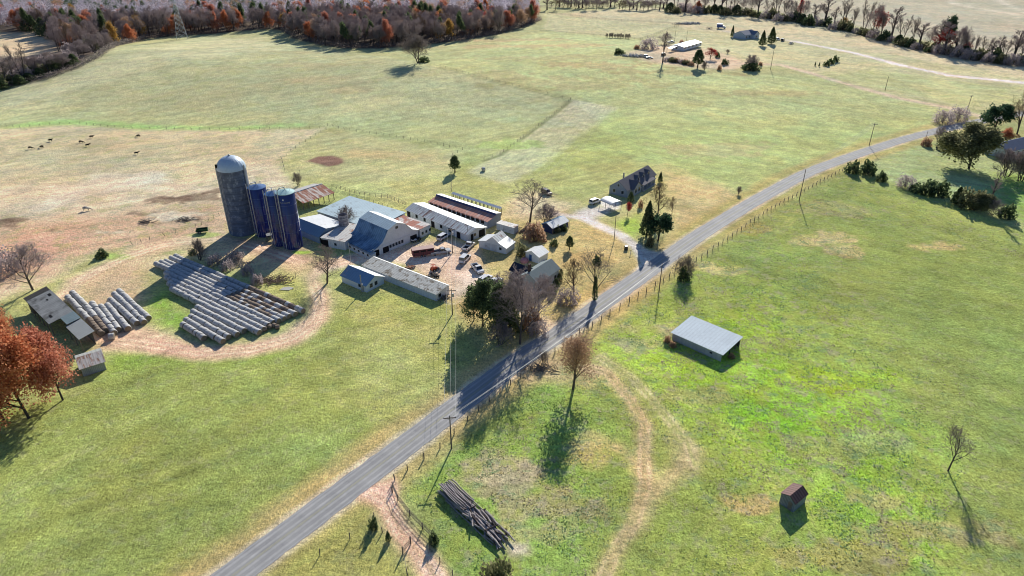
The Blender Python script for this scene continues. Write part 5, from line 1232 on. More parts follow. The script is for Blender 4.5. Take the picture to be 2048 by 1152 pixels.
pole('p1', (903,897), 832, 'nearest utility pole, beside the road above the log pile', rz=.12)
pole('p2', (1318,583), 527, 'utility pole between the road and the field shelter, with long shadow', arm=False, rz=-.6)
pole('p3', (1598,402), 338, 'utility pole on the pasture side of the road, mid distance', arm=False, rz=-.4)
pole('p4', (1738,292), 246, 'utility pole where the wires end at the far road bend', rz=-.3)
pole('p5', (1228,483), 432, 'thin utility pole on the lawn beside the gravel drive', arm=False, r=.12)
pole('p6', (905,506), 456, 'utility pole with crossarm and transformer standing in the farm yard', trans=True, rz=.1)
pole('p7', (905,629), 578, 'utility pole with crossarm on the grass below the long henhouse', trans=True, rz=.05)
pole('p8', (1770,181), 153, 'far utility pole beside the dirt lane', arm=False)
pole('p9', (1932,228), 190, 'far utility pole with crossarm beside the roadside bushes', rz=.5)
pole('p10', (1541,139), 96, 'utility pole between the two far homes', arm=False)
pole('p11', (1851,279), 262, 'short pole at the road edge before the big roadside tree', arm=False, r=.11)
pole('p12', (702,524), 486, 'pale slender pole in front of the gambrel barn', arm=False, r=.08, m_=M_PIPE)
pole('p13', (1349,84), 62, 'short pole left of the mobile home drive', arm=False, r=.13)
pole('p14', (1373,80), 61, 'thin pole behind the mobile home', arm=False, r=.1)
pole('p15', (936,480), 450, 'thin light pole before the long white barn', arm=False, r=.08)
def wire(a, b, off, label, sag=.8, dz=0, r=.022):
    (pa, ha, ra), (pb, hb, rb) = POLE[a], POLE[b]
    A = pa+Vector((math.cos(ra)*off, math.sin(ra)*off, ha-.2+dz)); B = pb+Vector((math.cos(rb)*off, math.sin(rb)*off, hb-.2+dz)); pts = []
    for i in range(17): t_ = i/16; q = A.lerp(B, t_); q.z -= sag*4*t_*(1-t_); pts.append(q-A)
    m = MB().path(pts, r, 4); return tag(m.build('power_line', M_WIRE, None, loc=A), label, 'power line', None)
for a, b, nm in (('p6','p7','from the yard pole to the pole below the henhouse'),('p7','p1','from the henhouse pole across the road')):
    for off, w in ((-1.1,'outer'),(0,'middle'),(1.1,'inner')): wire(a, b, off, '%s power wire %s' % (w, nm))
for off, w in ((-.9,'outer'),(0,'middle'),(.9,'inner')): wire('p3','p4', off, '%s power wire between the far road bend poles' % w, r=.035)
for off, w in ((-.5,'upper'),(.5,'lower')):
    wire('p1','p2', off, '%s power wire along the road to the shelter pole' % w, dz=off, r=.02); wire('p2','p3', off, '%s power wire along the pasture side of the road' % w, dz=off, r=.02)
# ------------------------------------------------------------------ transmission tower
p = PG(365,79); hh = height_of(p, 0)+3; M_STL = mat('galvanised_steel', (.50,.54,.60), .5, .3, var=.1)
tw = thing('transmission_tower', 'steel lattice transmission tower at the forest edge', 'tower', p, .4)
def half(z): return 3.6*(1-z/hh)**1.15+.55
lv = [hh*t_ for t_ in (0,.14,.27,.39,.50,.60,.69,.77,.85,.93,1.0)]; m = MB(); br = MB(); cs = [(-1,-1),(1,-1),(1,1),(-1,1)]
for z0, z1 in zip(lv, lv[1:]):
    a, b = half(z0), half(z1)
    for i, (x, y) in enumerate(cs):
        m.tube((x*a,y*a,z0),(x*b,y*b,z1),.12,n=4); X, Y = cs[(i+1)%4]
        br.tube((x*a,y*a,z0),(X*b,Y*b,z1),.07,n=4); br.tube((X*a,Y*a,z0),(x*b,y*b,z1),.07,n=4); br.tube((x*b,y*b,z1),(X*b,Y*b,z1),.07,n=4)
m.build('leg_frame', M_STL, tw); br.build('bracing', M_STL, tw)
for z in (hh*.72, hh*.84, hh*.96):
    m = MB()
    for s in (-1,1): m.tube((0,.5,z),(s*5.5,0,z),.09,n=4).tube((0,-.5,z),(s*5.5,0,z),.09,n=4).tube((0,0,z+1.4),(s*5.5,0,z),.07,n=4)
    a = m.build('crossarm', M_STL, tw)
    for s in (-1,1): MB().tube((s*5.3,0,z-1.6),(s*5.3,0,z),.09,n=6).build('insulator', M_TRIM, a)
# mailbox-like bin, red play thing, hydrangea etc
r = thing('feed_bin', 'small dark bin on the lawn beside the gravel drive', 'bin', PG(1252,499))
MB().tube((0,0,0),(0,0,1.1),.6,.55,14).build('body', P_DARK, r); MB().tube((0,0,1.1),(0,0,1.2),.62,.4,14).build('lid', P_DARK, r)
r = thing('yard_post', 'thin pale marker post with a cap beside the dark bin', 'post', PG(1261,508)); MB().tube((0,0,0),(0,0,1.2),.08).build('post', M_TRIM, r); MB().box(-.2,.2,-.15,.15,1.2,1.4).build('cap', mat('yellow_cap',(.5,.4,.1),.6), r)
pr = PG(1049,524); pk_ = MB().lathe([(1.1,.0),(1.3,.5),(.9,1.1),(0,1.3)],16).build('pink_dome', mat('faded_pink_plastic',(.55,.25,.27),.5,var=.05), None, True, loc=pr); pk_.name = 'play_tent'; tag(pk_, 'faded pink dome tent between the farmhouse wings', 'tent')
for i, (px, py, w_, h_) in enumerate(((1196,607,1.5,1.2),)):
    pass
r = thing("cattle_pen", 'low dark cattle pen behind the concrete silo hut', 'pen', PG(548,478), .5)
for x in (-2,2):
    for y in (-1,1): MB().box(x-.1,x+.1,y-.1,y+.1,0,1.8).build('post', M_POST, r)
MB().box(-2.1,2.1,-1.1,1.1,1.8,1.9).build('roof', M_OLD, r)
# ------------------------------------------------------------------ trees and shrubs one by one
pl = plant
pl('bareA', (1060,443), 364, 'big bare spreading tree at the end of the long barns', wpx=92)
pl('twigsP', (1092,448), 408, 'low purple grey leafless shrub tree beside the blue garden shed', wpx=50)
pl('shrubT', (1068,478), 445, 'dense reddish brown shrub tree beside the workshop', wpx=46, cat='shrub', name='shrub_tree')
pl('shrubO', (1046,512), 488, 'olive bush between workshop and little outbuilding', 'shrub', wpx=24)
pl('shrubG', (1108,492), 478, 'yellow green bush right of the little white outbuilding', 'shrub', wpx=16)
pl('shrubO', (1112,465), 452, 'pale bush against the dark blue garden shed', 'shrub', wpx=16); pl('shrubG', (1128,462), 450, 'green bush at the end of the dark blue garden shed', 'shrub', wpx=14)
pl('lollipop', (1139,499), 473, 'small round clipped tree on the lawn below the gravel drive', wpx=20)
pl('bareB', (654,566), 494, 'bare twin trunked tree beside the dirt track and blue cottage', wpx=78)
pl('twigs', (694,452), 412, 'leafless twiggy top rising behind the small block silo', wpx=42)
pl('twigs', (597,372), 344, 'grey leafless thicket behind the rusty cattle shed', wpx=22)
pl('lollipop', (910,345), 312, 'lone dark round cedar on the meadow', wpx=26)
pl('oakBare', (836,126), 66, 'solitary old bare oak on the open meadow', wpx=66); pl('shrubG', (848,124), 113, 'dark bush at the foot of the solitary bare oak', 'shrub', wpx=24)
pl('brown', (1146,778), 660, 'slender orange brown tree at the near roadside', wpx=78)
pl('pineD', (966,652), 552, 'dark evergreen at the outer edge of the grove by the yard', wpx=66, name='evergreen_tree')
pl('pineD', (993,672), 560, 'dark evergreen in the middle of the grove below the farmhouse', wpx=58, name='evergreen_tree')
pl('pineD', (948,640), 572, 'leftmost evergreen of the grove, beside the henhouse end', wpx=44, name='evergreen_tree'); pl('pineD', (1010,668), 575, 'evergreen deep inside the grove against the purple trees', wpx=50, name='evergreen_tree'); pl('pineD', (980,628), 556, 'evergreen at the back of the grove near the white cars', wpx=48, name='evergreen_tree')
pl('bareP1', (1040,688), 536, 'largest purple grey bare tree hiding the farmhouse front', wpx=110)
pl('bareP2', (1020,660), 552, 'purple grey bare tree between evergreens and the largest bare tree', wpx=80)
pl('bareP1', (1078,640), 545, 'bare tree with wide crown at the corner of the farmhouse', wpx=80)
pl('shrubT', (1062,655), 612, 'rusty brown leafy undergrowth shrub under the grove', 'shrub', wpx=44)
pl('shrubO', (1022,660), 618, 'yellowish undergrowth bush under the grove', 'shrub', wpx=46)
pl('shrubB', (1075,668), 640, 'low purple leafless bush by the road edge under the grove', wpx=40, cat='shrub')
pl('twigsP', (1000,690), 640, 'dark leafless saplings at the lower edge of the grove', wpx=50)
for x, y, t_, w_, lb in ((1119,562,546,14,'round green shrub farthest along the farmhouse wall'),(1112,574,557,17,'round green shrub in the middle of the farmhouse wall'),(1106,588,568,18,'round green shrub nearest the grove at the farmhouse'),(1122,550,538,10,'smallest round green shrub at the farmhouse corner')): pl('cedar2', (x,y), t_, lb, 'shrub', wpx=w_, name='round_shrub')
pl('bareTan', (1148,588), 514, 'vase shaped bare tree on the lawn in front of the farmhouse', wpx=62)
pl('shrubB', (1135,602), 578, 'low brown leafless brush below the vase shaped tree', wpx=52, cat='shrub')
pl('bareC', (1189,600), 492, 'old dead tree with ivy covered trunk at the roadside', wpx=84, name='dead_tree')
o = pl('shrubG', (1189,600), 583, 'dark ivy mass high on the trunk of the dead tree', 'ivy', wpx=17, name='ivy'); o.location.z += height_of(PG(1189,600), 530)
o = pl('cedar2', (1189,600), 552, 'dark ivy column on the lower trunk of the dead tree', 'ivy', wpx=13, name='ivy')
pl('cedar', (1293,474), 403, 'pointed dark cedar on the lawn beside the drive', wpx=36)
pl('pineO', (1316,482), 425, 'broad blue green pine next to the pointed cedar', wpx=52)
pl('bareTan', (1315,438), 362, 'tan bare tree in front of the grey house', wpx=58); pl('bareTan', (1344,428), 392, 'small tan bare tree right of the larger one', wpx=24)
pl('cedar', (1320,365), 344, 'small conifer at the far end of the grey house', wpx=12)
pl('redT', (1255,430), 402, 'small red leaved tree beside the carport', wpx=14); pl('cedar2', (1261,405), 384, 'dark round bush at the corner of the grey house', 'shrub', wpx=16, name='round_shrub')
pl('shrubT', (1281,415), 400, 'small brown shrub before the grey house porch', 'shrub', wpx=10)
pl('shrubO', (1299,492), 472, 'pale shrub where the drive meets the road', 'shrub', wpx=18); pl('twigs', (1476,388), 372, 'small leafless bush alone at the far lawn corner', wpx=14, cat='shrub')
pl('twigs', (1368,556), 508, 'bare bush overgrown with ivy at the roadside fence', wpx=46, name='bare_shrub'); pl('shrubG', (1367,560), 534, 'dark ivy clump under the bare bush at the roadside fence', 'shrub', wpx=26)
pl('bareP1', (66,580), 488, 'bare tree rising behind the derelict barn', wpx=100)
pl('shrubB', (15,545), 500, 'reddish leafless thicket at the picture edge behind the derelict barn', wpx=60, cat='shrub')
pl('oakO', (58,836), 634, 'big orange oak in front of the derelict barn', wpx=178)
pl('oakO2', (126,800), 650, 'rust coloured oak between derelict barn and crib shed', wpx=112); pl('oakO2', (8,840), 660, 'dark rust oak at the picture edge below the big orange oak', wpx=130)
pl('oakO', (2,690), 592, 'golden orange oak beyond the derelict barn at the picture edge', wpx=60)
pl('shrubG', (205,514), 500, 'dark low bush by the upper dirt track', 'shrub', wpx=26); pl('twigs', (400,520), 478, 'leafless sapling above the bales in the silo shadow', wpx=36, cat='shrub'); pl('shrubG', (386,510), 498, 'dark round bush beside the leafless sapling above the bales', 'shrub', wpx=14)
for i, (x, y, t_, w_) in enumerate(((430,528,508,30),(455,540,520,26),(495,548,528,28),(515,568,545,30),(470,520,500,34))): pl('shrubB', (x,y), t_, 'grey leafless scrub on the bank above the bale rows', 'shrub', 'grey scrub on the bank above the bales', wpx=w_)
pl('bareA', (1896,942), 858, 'lone bare tree in the bright pasture near the corner', wpx=70); USED
pl('shrubO', (992,1165), 1122, 'olive bush at the lower picture edge below the log pile', 'shrub', wpx=56)
pl('shrubG', (748,1058), 1035, 'dark bush by the near side of the dirt entrance', 'shrub', wpx=18); pl('cedar', (777,1082), 1062, 'tiny conifer beside the dirt entrance', wpx=14); pl('shrubG', (868,1086), 1066, 'dark bush at the end of the board fence', 'shrub', wpx=22)
pl('twigs', (1088,725), 700, 'scraggly bare bush near the orange brown tree', wpx=26, cat='shrub')
for x, y, t_ in ((1334,684,672),(1346,694,684),(1462,716,706)): pl('shrubT', (x,y), t_, 'dry weeds growing against the field shelter', 'shrub', 'dry weeds at the field shelter', wpx=14)
# right group
pl('bigleaf', (1937,338), 240, 'large dense olive tree at the bend of the road', wpx=104)
pl('pineO', (1986,264), 206, 'blue green open pine beyond the large olive tree', wpx=54); pl('bareTan', (2034,268), 172, 'tan brown bare tree at the picture edge beyond the house', wpx=60)
pl('oakO', (2010,285), 255, 'low orange bush like tree before the tan bare tree', wpx=44)
pl('shrubB', (1885,246), 218, 'dark leafless bush left of the end pole', wpx=36, cat='shrub'); pl('shrubB', (1915,242), 212, 'dark leafless bush right beside the end pole', wpx=36, cat='shrub')
pl('twigsP', (1876,285), 252, 'spindly purple sapling before the large olive tree', wpx=26); pl('shrubT', (1852,292), 276, 'brown weeds at the foot of the short road pole', 'shrub', wpx=20)
pl('twigsP', (2012,352), 296, 'tangled purple bare tree beyond the hedge', wpx=64); pl('twigs', (2040,362), 300, 'grey bare tree at the picture edge beyond the hedge', wpx=50); pl('shrubG', (2045,340), 318, 'green bush at the picture edge beyond the hedge', 'shrub', wpx=24)
for i, (k, x, y, t_, w_, lb) in enumerate((('shrubG',1704,346,322,18,'first dark hedge cedar next to the roadside fence end'),('shrubG',1735,348,322,24,'round hedge cedar just after the fence end'),('shrubG',1762,362,344,16,'low dark hedge bush between the cedar and the purple bush'),
    ('shrubB',1810,374,348,24,'purple leafless hedge bush'),('shrubG',1828,382,370,16,'low dark hedge bush after the purple one'),('shrubG',1850,388,362,28,'dark hedge cedar, left of the middle pair'),('shrubG',1876,392,362,28,'dark hedge cedar, right of the middle pair'),
    ('cedar',1912,408,374,22,'pointed hedge cedar at the start of the last clump'),('shrubO',1938,414,378,38,'olive bush in the last hedge clump'),('bigleaf',1962,422,384,36,'largest green bush in the last hedge clump'),('twigsP',1985,430,398,24,'leafless bush at the end of the last hedge clump'),('shrubG',2010,436,408,24,'dark cedar last in the hedge'))): pl(k, (x,y), t_, lb, 'shrub' if k != 'cedar' else 'tree', wpx=w_*1.35, name='hedge_shrub')
pl('bareRow', (1974,420), 336, 'tall pale bare stems standing out of the last hedge clump', wpx=20)
# hilltop homes
pl('shrubB', (1297,98), 74, 'large grey round bush before the far mobile home', 'shrub', wpx=36); pl('bareP1', (1330,88), 66, 'purple bare tree behind the far mobile home porch', wpx=34)
pl('bareRow', (1325,126), 60, 'tall leafless tree in the brush row of the far home', wpx=18); pl('shrubG', (1238,108), 97, 'dark bush farthest out from the far mobile home', 'shrub', wpx=20); pl('shrubT', (1274,98), 90, 'brown bush near the large grey round bush', 'shrub', wpx=12)
pl('lollipop', (1395,136), 100, 'green yellow tree in front of the far mobile home', wpx=28); pl('redT', (1420,118), 94, 'reddish round tree right of the far mobile home', wpx=26); pl('shrubG', (1435,115), 104, 'pale bush beside the reddish round tree', 'shrub', wpx=10)
pl('shrubT', (1363,92), 80, 'brown bush behind the far mobile home roof', 'shrub', wpx=16); pl('twigs', (1409,140), 122, 'small grey bare tree at the far lane', wpx=16)
pl('shrubG', (1449,129), 118, 'dark round bush beside the far lane', 'shrub', wpx=15); pl('twigsP', (1501,138), 108, 'bare tree in a dark thicket at the far lane', wpx=30); pl('shrubG', (1500,140), 124, 'dark thicket beside the far lane', 'shrub', wpx=36)
pl('shrubT', (1438,140), 130, 'small brown shrub at the near side of the far lane', 'shrub', wpx=9); pl('shrubT', (1521,131), 124, 'tiny brown round bush by the pole between the far homes', 'shrub', wpx=8); pl('twigs', (1455,107), 98, 'tiny leafless bush on the hill between the far homes', wpx=9, cat='shrub')
for i, x in enumerate((1342,1352,1362,1372,1382,1333,1347,1368)): pl(('shrubO','shrubT','shrubB')[i%3], (x,124+i%5*2.2-2), 114+i%5*2.2, 'weedy bush in the brush row below the far mobile home', 'shrub', 'weedy bushes below the far mobile home', wpx=15)
pl('cedar', (1524,92), 61, 'shorter of two tall shrubs before the hilltop house', wpx=17); pl('cedar', (1542,88), 54, 'taller of two tall shrubs beside the hilltop house', wpx=21); pl('cedar', (1464,74), 51, 'narrow golden conifer left of the hilltop house', wpx=9)
for i, (x, y) in enumerate(((1630,132),(1638,133))): pl('cedar', (x,y), y-9, 'tiny sapling on the far meadow', 'tree', 'tiny saplings on the far meadow', wpx=4)
for i, (x, y, t_) in enumerate(((1653,132,121),(1661,128,117),(1670,124,111))): pl('shrubG', (x,y), t_, 'dark bush in the short row of three on the far meadow', 'shrub', 'row of three bushes on the far meadow', wpx=12)
for i in range(9): pl('twigs', (1214+i*5.4,75+i*.25), 66+i*.3-i%3, 'dry weed bush in the low row on the pale far field', 'shrub', 'dry weed row on the pale far field', wpx=7+i%3)
# ------------------------------------------------------------------ tree row along the far lane
R = random.Random(17)
line = [(1095,18),(1200,17),(1300,20),(1400,24),(1480,28),(1560,38),(1640,50),(1720,66),(1800,88),(1880,106),(1960,118),(2047,130)]
def along(x):
    if x < line[0][0]: return line[0][1]
    for (a, b), (c, d) in zip(line, line[1:]):
        if a <= x <= c: return b+(d-b)*(x-a)/(c-a)
    return line[-1][1]
x = 1094
while x < 1330:
    pl(R.choice(['bareP1','bareP2','bareTan','bareRow']), (x, along(x)+R.uniform(-5,3)), along(x)-R.uniform(16,26), 'purple grey bare tree in the dense start of the far tree row', 'tree', 'trees at the dense start of the far tree row', wpx=R.uniform(18,26)); x += R.uniform(6,9)
x = 1332
while x < 2050:
    b_ = along(x); big = R.random()
    k = R.choice(['bareRow','bareRow2','bareRow','bareRow2','bareP1']); hgt = R.uniform(34,62)*(1+.25*(x > 1650))
    pl(k, (x, b_+R.uniform(-3,2)), b_-hgt, 'slender bare tree standing in the far tree row', 'tree', 'slender bare trees of the far tree row', wpx=hgt*R.uniform(.42,.62)); x += R.uniform(12,22)
pl('redT', (1748,73), 14, 'bright red leaning tree in the far tree row', wpx=34); pl('pineO', (1888,100), 28, 'tall green topped pine in the far tree row', wpx=26); pl('redT', (1886,105), 54, 'wine red bushy tree below the green topped pine', wpx=46)
pl('ylw', (1688,58), 34, 'yellowish small tree in the far tree row', wpx=22); pl('redT', (1598,42), -8, 'thin pinkish red tree in the far tree row', wpx=14); pl('oakO', (1395,26), 0, 'orange tree in the far tree row above the box truck', wpx=22)
pl('redT', (1932,112), 84, 'small crimson bush tree at the lower far tree row', wpx=26); pl('bareP2', (1918,112), 52, 'pinkish bare tree beside the wine red bushy tree', wpx=36)
for x in list(range(1340,1480,11))+list(range(1484,2050,12)):
    b_ = along(x)+R.uniform(-1,5); k = R.choice(['shrubG','cedar2','shrubB','shrubB','shrubO','shrubO']); s_ = R.uniform(11,21)*(1+.35*(x > 1860))
    pl(k, (x, b_), b_-s_, {'shrubG':'dark bush','cedar2':'dark round cedar','shrubB':'grey leafless bush','shrubO':'olive bush'}[k]+' filling the foot of the far tree row', 'shrub', 'undergrowth of the far tree row, '+{'shrubG':'dark bushes','cedar2':'dark cedars','shrubB':'leafless bushes','shrubO':'olive bushes'}[k], wpx=s_*1.35, name='hedgerow_shrub')
# left edge thicket below the clearing
for i, (k, x, y, t_, w_) in enumerate((('bareP1',14,170,96,50),('bareRow2',48,158,84,36),('bareP2',70,150,110,40),('bareP1',98,144,100,44),('bareRow',30,166,110,30),('bareP2',128,138,104,34),('bareP1',160,118,78,44),('bareP2',190,106,66,44),('bareP1',212,98,62,40))):
    pl(k, (x,y), t_, 'purple grey bare tree in the thicket between clearing and green hill', 'tree', 'bare trees of the thicket by the clearing', wpx=w_)
for i, (x, y, t_, w_) in enumerate(((105,140,118,26),(118,136,116,22),(148,128,108,24),(138,132,116,22),(80,152,136,26),(6,178,160,28),(40,168,150,30),(58,160,146,28),(90,72,36,30),(60,62,30,34),(100,78,46,24))):
    pl('cedar2', (x,y), t_, 'dark green cedar in the thicket between clearing and green hill', 'tree', 'green cedars of the thicket by the clearing', wpx=w_)

for i in range(70):
    t_ = R.random(); x = -8+t_*232; y0_ = 182-t_*92+R.uniform(-26,0)*(1-.3*t_); hh_ = R.uniform(10,24)
    k = R.choice(['twigsP','twigs','shrubB','twigsP','shrubO'])
    pl(k, (x,y0_), y0_-hh_, 'greyish leafless scrub in the hollow below the far left clearing' if k != 'shrubO' else 'olive bush in the hollow below the far left clearing', 'shrub', 'scrub below the far left clearing' if k != 'shrubO' else 'olive bushes below the far left clearing', wpx=hh_*1.3)
# ------------------------------------------------------------------ the forest behind
def inside(poly, x, y):
    c = False; n = len(poly)
    for i in range(n):
        (x0,y0),(x1,y1) = poly[i], poly[(i+1)%n]
        if (y0 > y) != (y1 > y) and x < (x1-x0)*(y-y0)/(y1-y0)+x0: c = not c
    return c
FW = [tuple(PG(*p)[:2]) for p in [(q[0], max(q[1], -14)) for q in FOREST]]; CW = [tuple(PG(*p)[:2]) for p in CLEAR]
NOF = [tuple(PG(*p)[:2]) for p in [(-400,60),(60,98),(112,108),(170,96),(236,60),(250,76),(190,130),(90,170),(-400,260)]]
C2 = [tuple(PG(*p)[:2]) for p in [(150,56),(210,46),(240,52),(205,64)]]
xs_ = [p[0] for p in FW]; ys_ = [p[1] for p in FW]; pts = []; R = random.Random(99); cell = 8.6
yy = min(ys_)
while yy < min(max(ys_), 1000):
    xx = -690
    while xx < max(xs_):
        x, y = xx+R.uniform(-3,3), yy+R.uniform(-3,3)
        if abs(x)/max(y,1) < .86 and inside(FW, x, y) and not inside(CW, x, y) and not inside(C2, x, y) and not inside(NOF, x, y): pts.append((x, y))
        xx += cell
    yy += cell
# front first: distance behind the southern edge matters more than distance to the camera
pts.sort(key=lambda p: math.hypot(p[0]*.55, p[1]))
print('forest trees', len(pts))
cnt = {}; rest = []
KIND = [('bareP1',.30,'bare purple grey tree of the forest edge','bare_tree'),('bareP2',.25,'bare purple grey tree of the forest edge','bare_tree'),('bareTan',.07,'bare tan tree among the forest trees','bare_tree'),('oakO2',.045,'rust coloured tree among bare forest trees','autumn_tree'),('oakO',.04,'orange tree glowing among bare forest trees','autumn_tree'),('brown',.06,'brown leaved tree among bare forest trees','autumn_tree'),('ylw',.02,'yellow tree among bare forest trees','autumn_tree'),('pine',.15,'dark green pine among bare forest trees','pine_tree'),('redT',.01,'crimson tree among bare forest trees','autumn_tree')]
for x, y in pts:
    u_ = R.random()+.10*math.sin(x*.02+y*.013); acc = 0; k = KIND[0]
    for q in KIND:
        acc += q[1]
        if u_ < acc: k = q; break
    fam = k[3]; lim = {'bare_tree':285,'autumn_tree':150,'pine_tree':90}[fam]
    if cnt.get(fam, 0) >= lim: rest.append((x, y, k[0])); continue
    cnt[fam] = cnt.get(fam, 0)+1
    hh = R.uniform(15,21)*(.88 if k[0] in ('oakO','redT','ylw','brown') else 1); wd = R.uniform(9.5,13) if fam != 'pine_tree' else R.uniform(6.5,9)
    r0 = PROTO[k[0]]; kz = hh/r0['ph']; kx = wd/r0['pw']; loc = (x, y, gz(x,y))
    o = dup(r0, loc, R.uniform(0,6.28), (kx,kx,kz), k[2], {'bare_tree':'bare forest trees','autumn_tree':'autumn forest trees','pine_tree':'forest pines'}[fam]+' '+k[0][-2:].replace('P1','').replace('P2','')); 
    o['group'] = {'bareP1':'purple grey forest trees','bareP2':'purple grey forest trees','bareTan':'tan bare forest trees','oakO2':'rust coloured forest trees','oakO':'orange forest trees','brown':'brown leaved forest trees','ylw':'yellow forest trees','pine':'dark green forest pines','redT':'crimson forest trees'}[k[0]]
    o['category'] = 'tree'; o.name = fam
print(cnt, 'rest', len(rest))
# the wood behind them: one mass of crowns
def crowd(name, items, colA, colB, n, size, seed, up=.0):
    if not items: return
    g = np.random.default_rng(seed); A = np.array([(x, y, gz(x,y)) for x, y in items]); m_ = len(A)
    hh = g.uniform(14,20,m_); wd = g.uniform(4.2,5.8,m_)
    d = g.normal(size=(m_,n,3)); d /= np.linalg.norm(d,axis=2)[:,:,None]; rr = g.uniform(.3,1,(m_,n))**.5
    C = d*rr[:,:,None]*np.stack([wd,wd,hh*.42],1)[:,None,:]; C[:,:,2] += (hh*.58)[:,None]; C += A[:,None,:]; C = C.reshape(-1,3)
    V, Qq = leafquads(C, size, seed, .2)
    o = npmesh(name, V, Qq, mat(name+'_colour', colA, .9, var=0, island=colB)); tag(o, None, None, kind='stuff')
crowd('far_woods_bare', [(x,y) for x,y,k in rest if k.startswith('bare')], (.40,.36,.41), (.78,.72,.80), 420, .34, 5)
crowd('far_woods_autumn', [(x,y) for x,y,k in rest if k in ('oakO','oakO2','brown','ylw','redT')], (.45,.22,.13), (.70,.46,.30), 300, .5, 6)
crowd('far_woods_pines', [(x,y) for x,y,k in rest if k == 'pine'], (.06,.10,.07), (.17,.24,.12), 300, .5, 7)
tt = MB()
# understory along the forest edge
g_ = np.random.default_rng(3); E_ = []
for (a, b) in zip(FOREST[2:-3], FOREST[3:-2]):
    p, q = PG(*a), PG(*b); L = (q-p).length
    for i in range(int(L*26)):
        t_ = g_.random(); c = p.lerp(q, t_); dn = abs(g_.normal())*4; E_.append((c.x+g_.normal()*1.2, c.y+dn+.5, gz(c.x,c.y)+g_.random()**1.5*3.2))
V, Qq = leafquads(np.array(E_), .28, 4, .1); tag(npmesh('forest_undergrowth', V, Qq, mat('undergrowth_colour', (.16,.14,.15), .95, var=0, island=(.40,.35,.31))), None, None, kind='stuff')
# ------------------------------------------------------------------ rough grass and weeds: small low blades
g_ = np.random.default_rng(8); n = 900000
wx = g_.uniform(-75,190,n); wy = g_.uniform(58,260,n); keep = abs(wx) < wy*.80+8; wx, wy = wx[keep], wy[keep]; n = len(wx)
ix = np.clip(np.searchsorted(XS, wx), 0, nx-1); iy = np.clip(np.searchsorted(YS, wy), 0, ny-1); tf = TUFT[iy*nx+ix]
nn = fbm(wx, wy, 3.2, 91, 3); n2_ = fbm(wx, wy, 9, 93, 3); keep = (g_.random(n) < np.clip(tf-.36,0,1)*1.15*sstep((nn*.6+n2_*.4-.42)/.14))
rd2 = np.array([(p.x, p.y) for p in RC])
for a in range(len(rd2)): keep &= ((wx-rd2[a,0])**2+(wy-rd2[a,1])**2) > 5.0**2
wx, wy, tf = wx[keep], wy[keep], tf[keep]; n = len(wx); print('tufts', n); hsel = fbm(wx, wy, 5, 121, 3)
C = np.stack([wx, wy, g_.uniform(.02,.16,n)], 1); V, Qq = leafquads(C, .13, 12, .45)
V[:,2] = np.maximum(V[:,2], .01)
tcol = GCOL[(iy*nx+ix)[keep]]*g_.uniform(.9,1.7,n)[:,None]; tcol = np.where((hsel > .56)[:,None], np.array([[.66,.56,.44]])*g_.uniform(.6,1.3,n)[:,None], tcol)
tcol = np.where(((hsel < .44) & (g_.random(n) < .7))[:,None], np.array([[.34,.50,.27]])*g_.uniform(.6,1.3,n)[:,None], tcol)
tg = newmat('rough_grass_blades'); t = NT(tg); out = t.n('ShaderNodeOutputMaterial'); d1 = t.n('ShaderNodeBsdfDiffuse'); d2_ = t.n('ShaderNodeBsdfTranslucent'); ms = t.n('ShaderNodeMixShader'); ms.inputs[0].default_value = .5
at = t.n('ShaderNodeAttribute', attribute_name='Col'); t.l(at.outputs['Color'], d1.inputs[0]); t.l(at.outputs['Color'], d2_.inputs[0]); t.l(d1.outputs[0], ms.inputs[1]); t.l(d2_.outputs[0], ms.inputs[2]); t.l(ms.outputs[0], out.inputs[0])
to = npmesh('rough_grass', V, Qq, tg); ca = to.data.color_attributes.new('Col', 'FLOAT_COLOR', 'POINT'); cc = np.repeat(np.clip(tcol,0,.9), 4, 0)
ca.data.foreach_set('color', np.concatenate([cc, np.ones((len(cc),1))],1).astype(np.float32).ravel()); tag(to, None, None, kind='stuff')
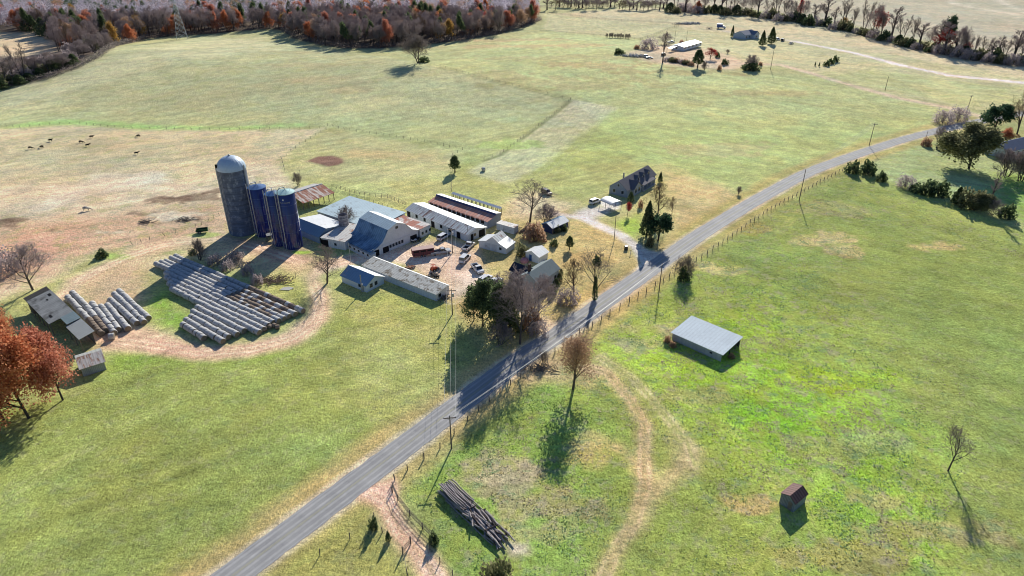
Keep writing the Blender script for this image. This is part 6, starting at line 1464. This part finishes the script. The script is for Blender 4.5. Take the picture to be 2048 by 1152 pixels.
# remove prototypes that were never planted
for k, r0 in PROTO.items():
    if k not in USED:
        for ch in list(r0.children): bpy.data.objects.remove(ch)
        bpy.data.objects.remove(r0)
# ------------------------------------------------------------------ light, sky, camera
AZ, EL = math.radians(14), math.radians(27)
w = bpy.data.worlds.new('World'); S.world = w; w.use_nodes = True; nt = w.node_tree; bg = nt.nodes['Background']
sk = nt.nodes.new('ShaderNodeTexSky'); sk.sky_type = 'NISHITA'; sk.sun_disc = False; sk.sun_elevation = EL; sk.sun_rotation = AZ; sk.altitude = 300; sk.air_density = 1.3; sk.dust_density = .6; sk.ozone_density = 1.5
sk.ozone_density = 4
mx = nt.nodes.new('ShaderNodeMix'); mx.data_type = 'RGBA'; mx.blend_type = 'MULTIPLY'; mx.inputs[0].default_value = 1; mx.inputs[7].default_value = (.80,.93,1.18,1)
nt.links.new(sk.outputs[0], mx.inputs[6]); nt.links.new(mx.outputs[2], bg.inputs[0]); bg.inputs[1].default_value = .068
sl = bpy.data.lights.new('sun', 'SUN'); sl.energy = 5.0; sl.angle = math.radians(.55); sl.color = (1, .95, .85); so = bpy.data.objects.new('sun', sl); COL.objects.link(so)
sd = Vector((math.sin(AZ)*math.cos(EL), math.cos(AZ)*math.cos(EL), math.sin(EL))); so.rotation_euler = sd.to_track_quat('Z', 'Y').to_euler(); so.location = (0,0,200)
cd = bpy.data.cameras.new('camera'); cam = bpy.data.objects.new('camera', cd); COL.objects.link(cam); cam.location = (0,0,H); cam.rotation_euler = (math.radians(90)-TH, 0, 0)
cd.sensor_width = 36; cd.lens = 36*F/2048; cd.clip_start = 1; cd.clip_end = 20000; S.camera = cam
S.view_settings.view_transform = 'Standard'; S.view_settings.look = 'None'; S.view_settings.exposure = 0; S.view_settings.gamma = 1
S.cycles.max_bounces = 4; S.cycles.diffuse_bounces = 2; S.cycles.glossy_bounces = 2; S.cycles.use_denoising = True; S.cycles.filter_width = 1.0
bpy.context.view_layer.update()
print('objects', len(bpy.data.objects))
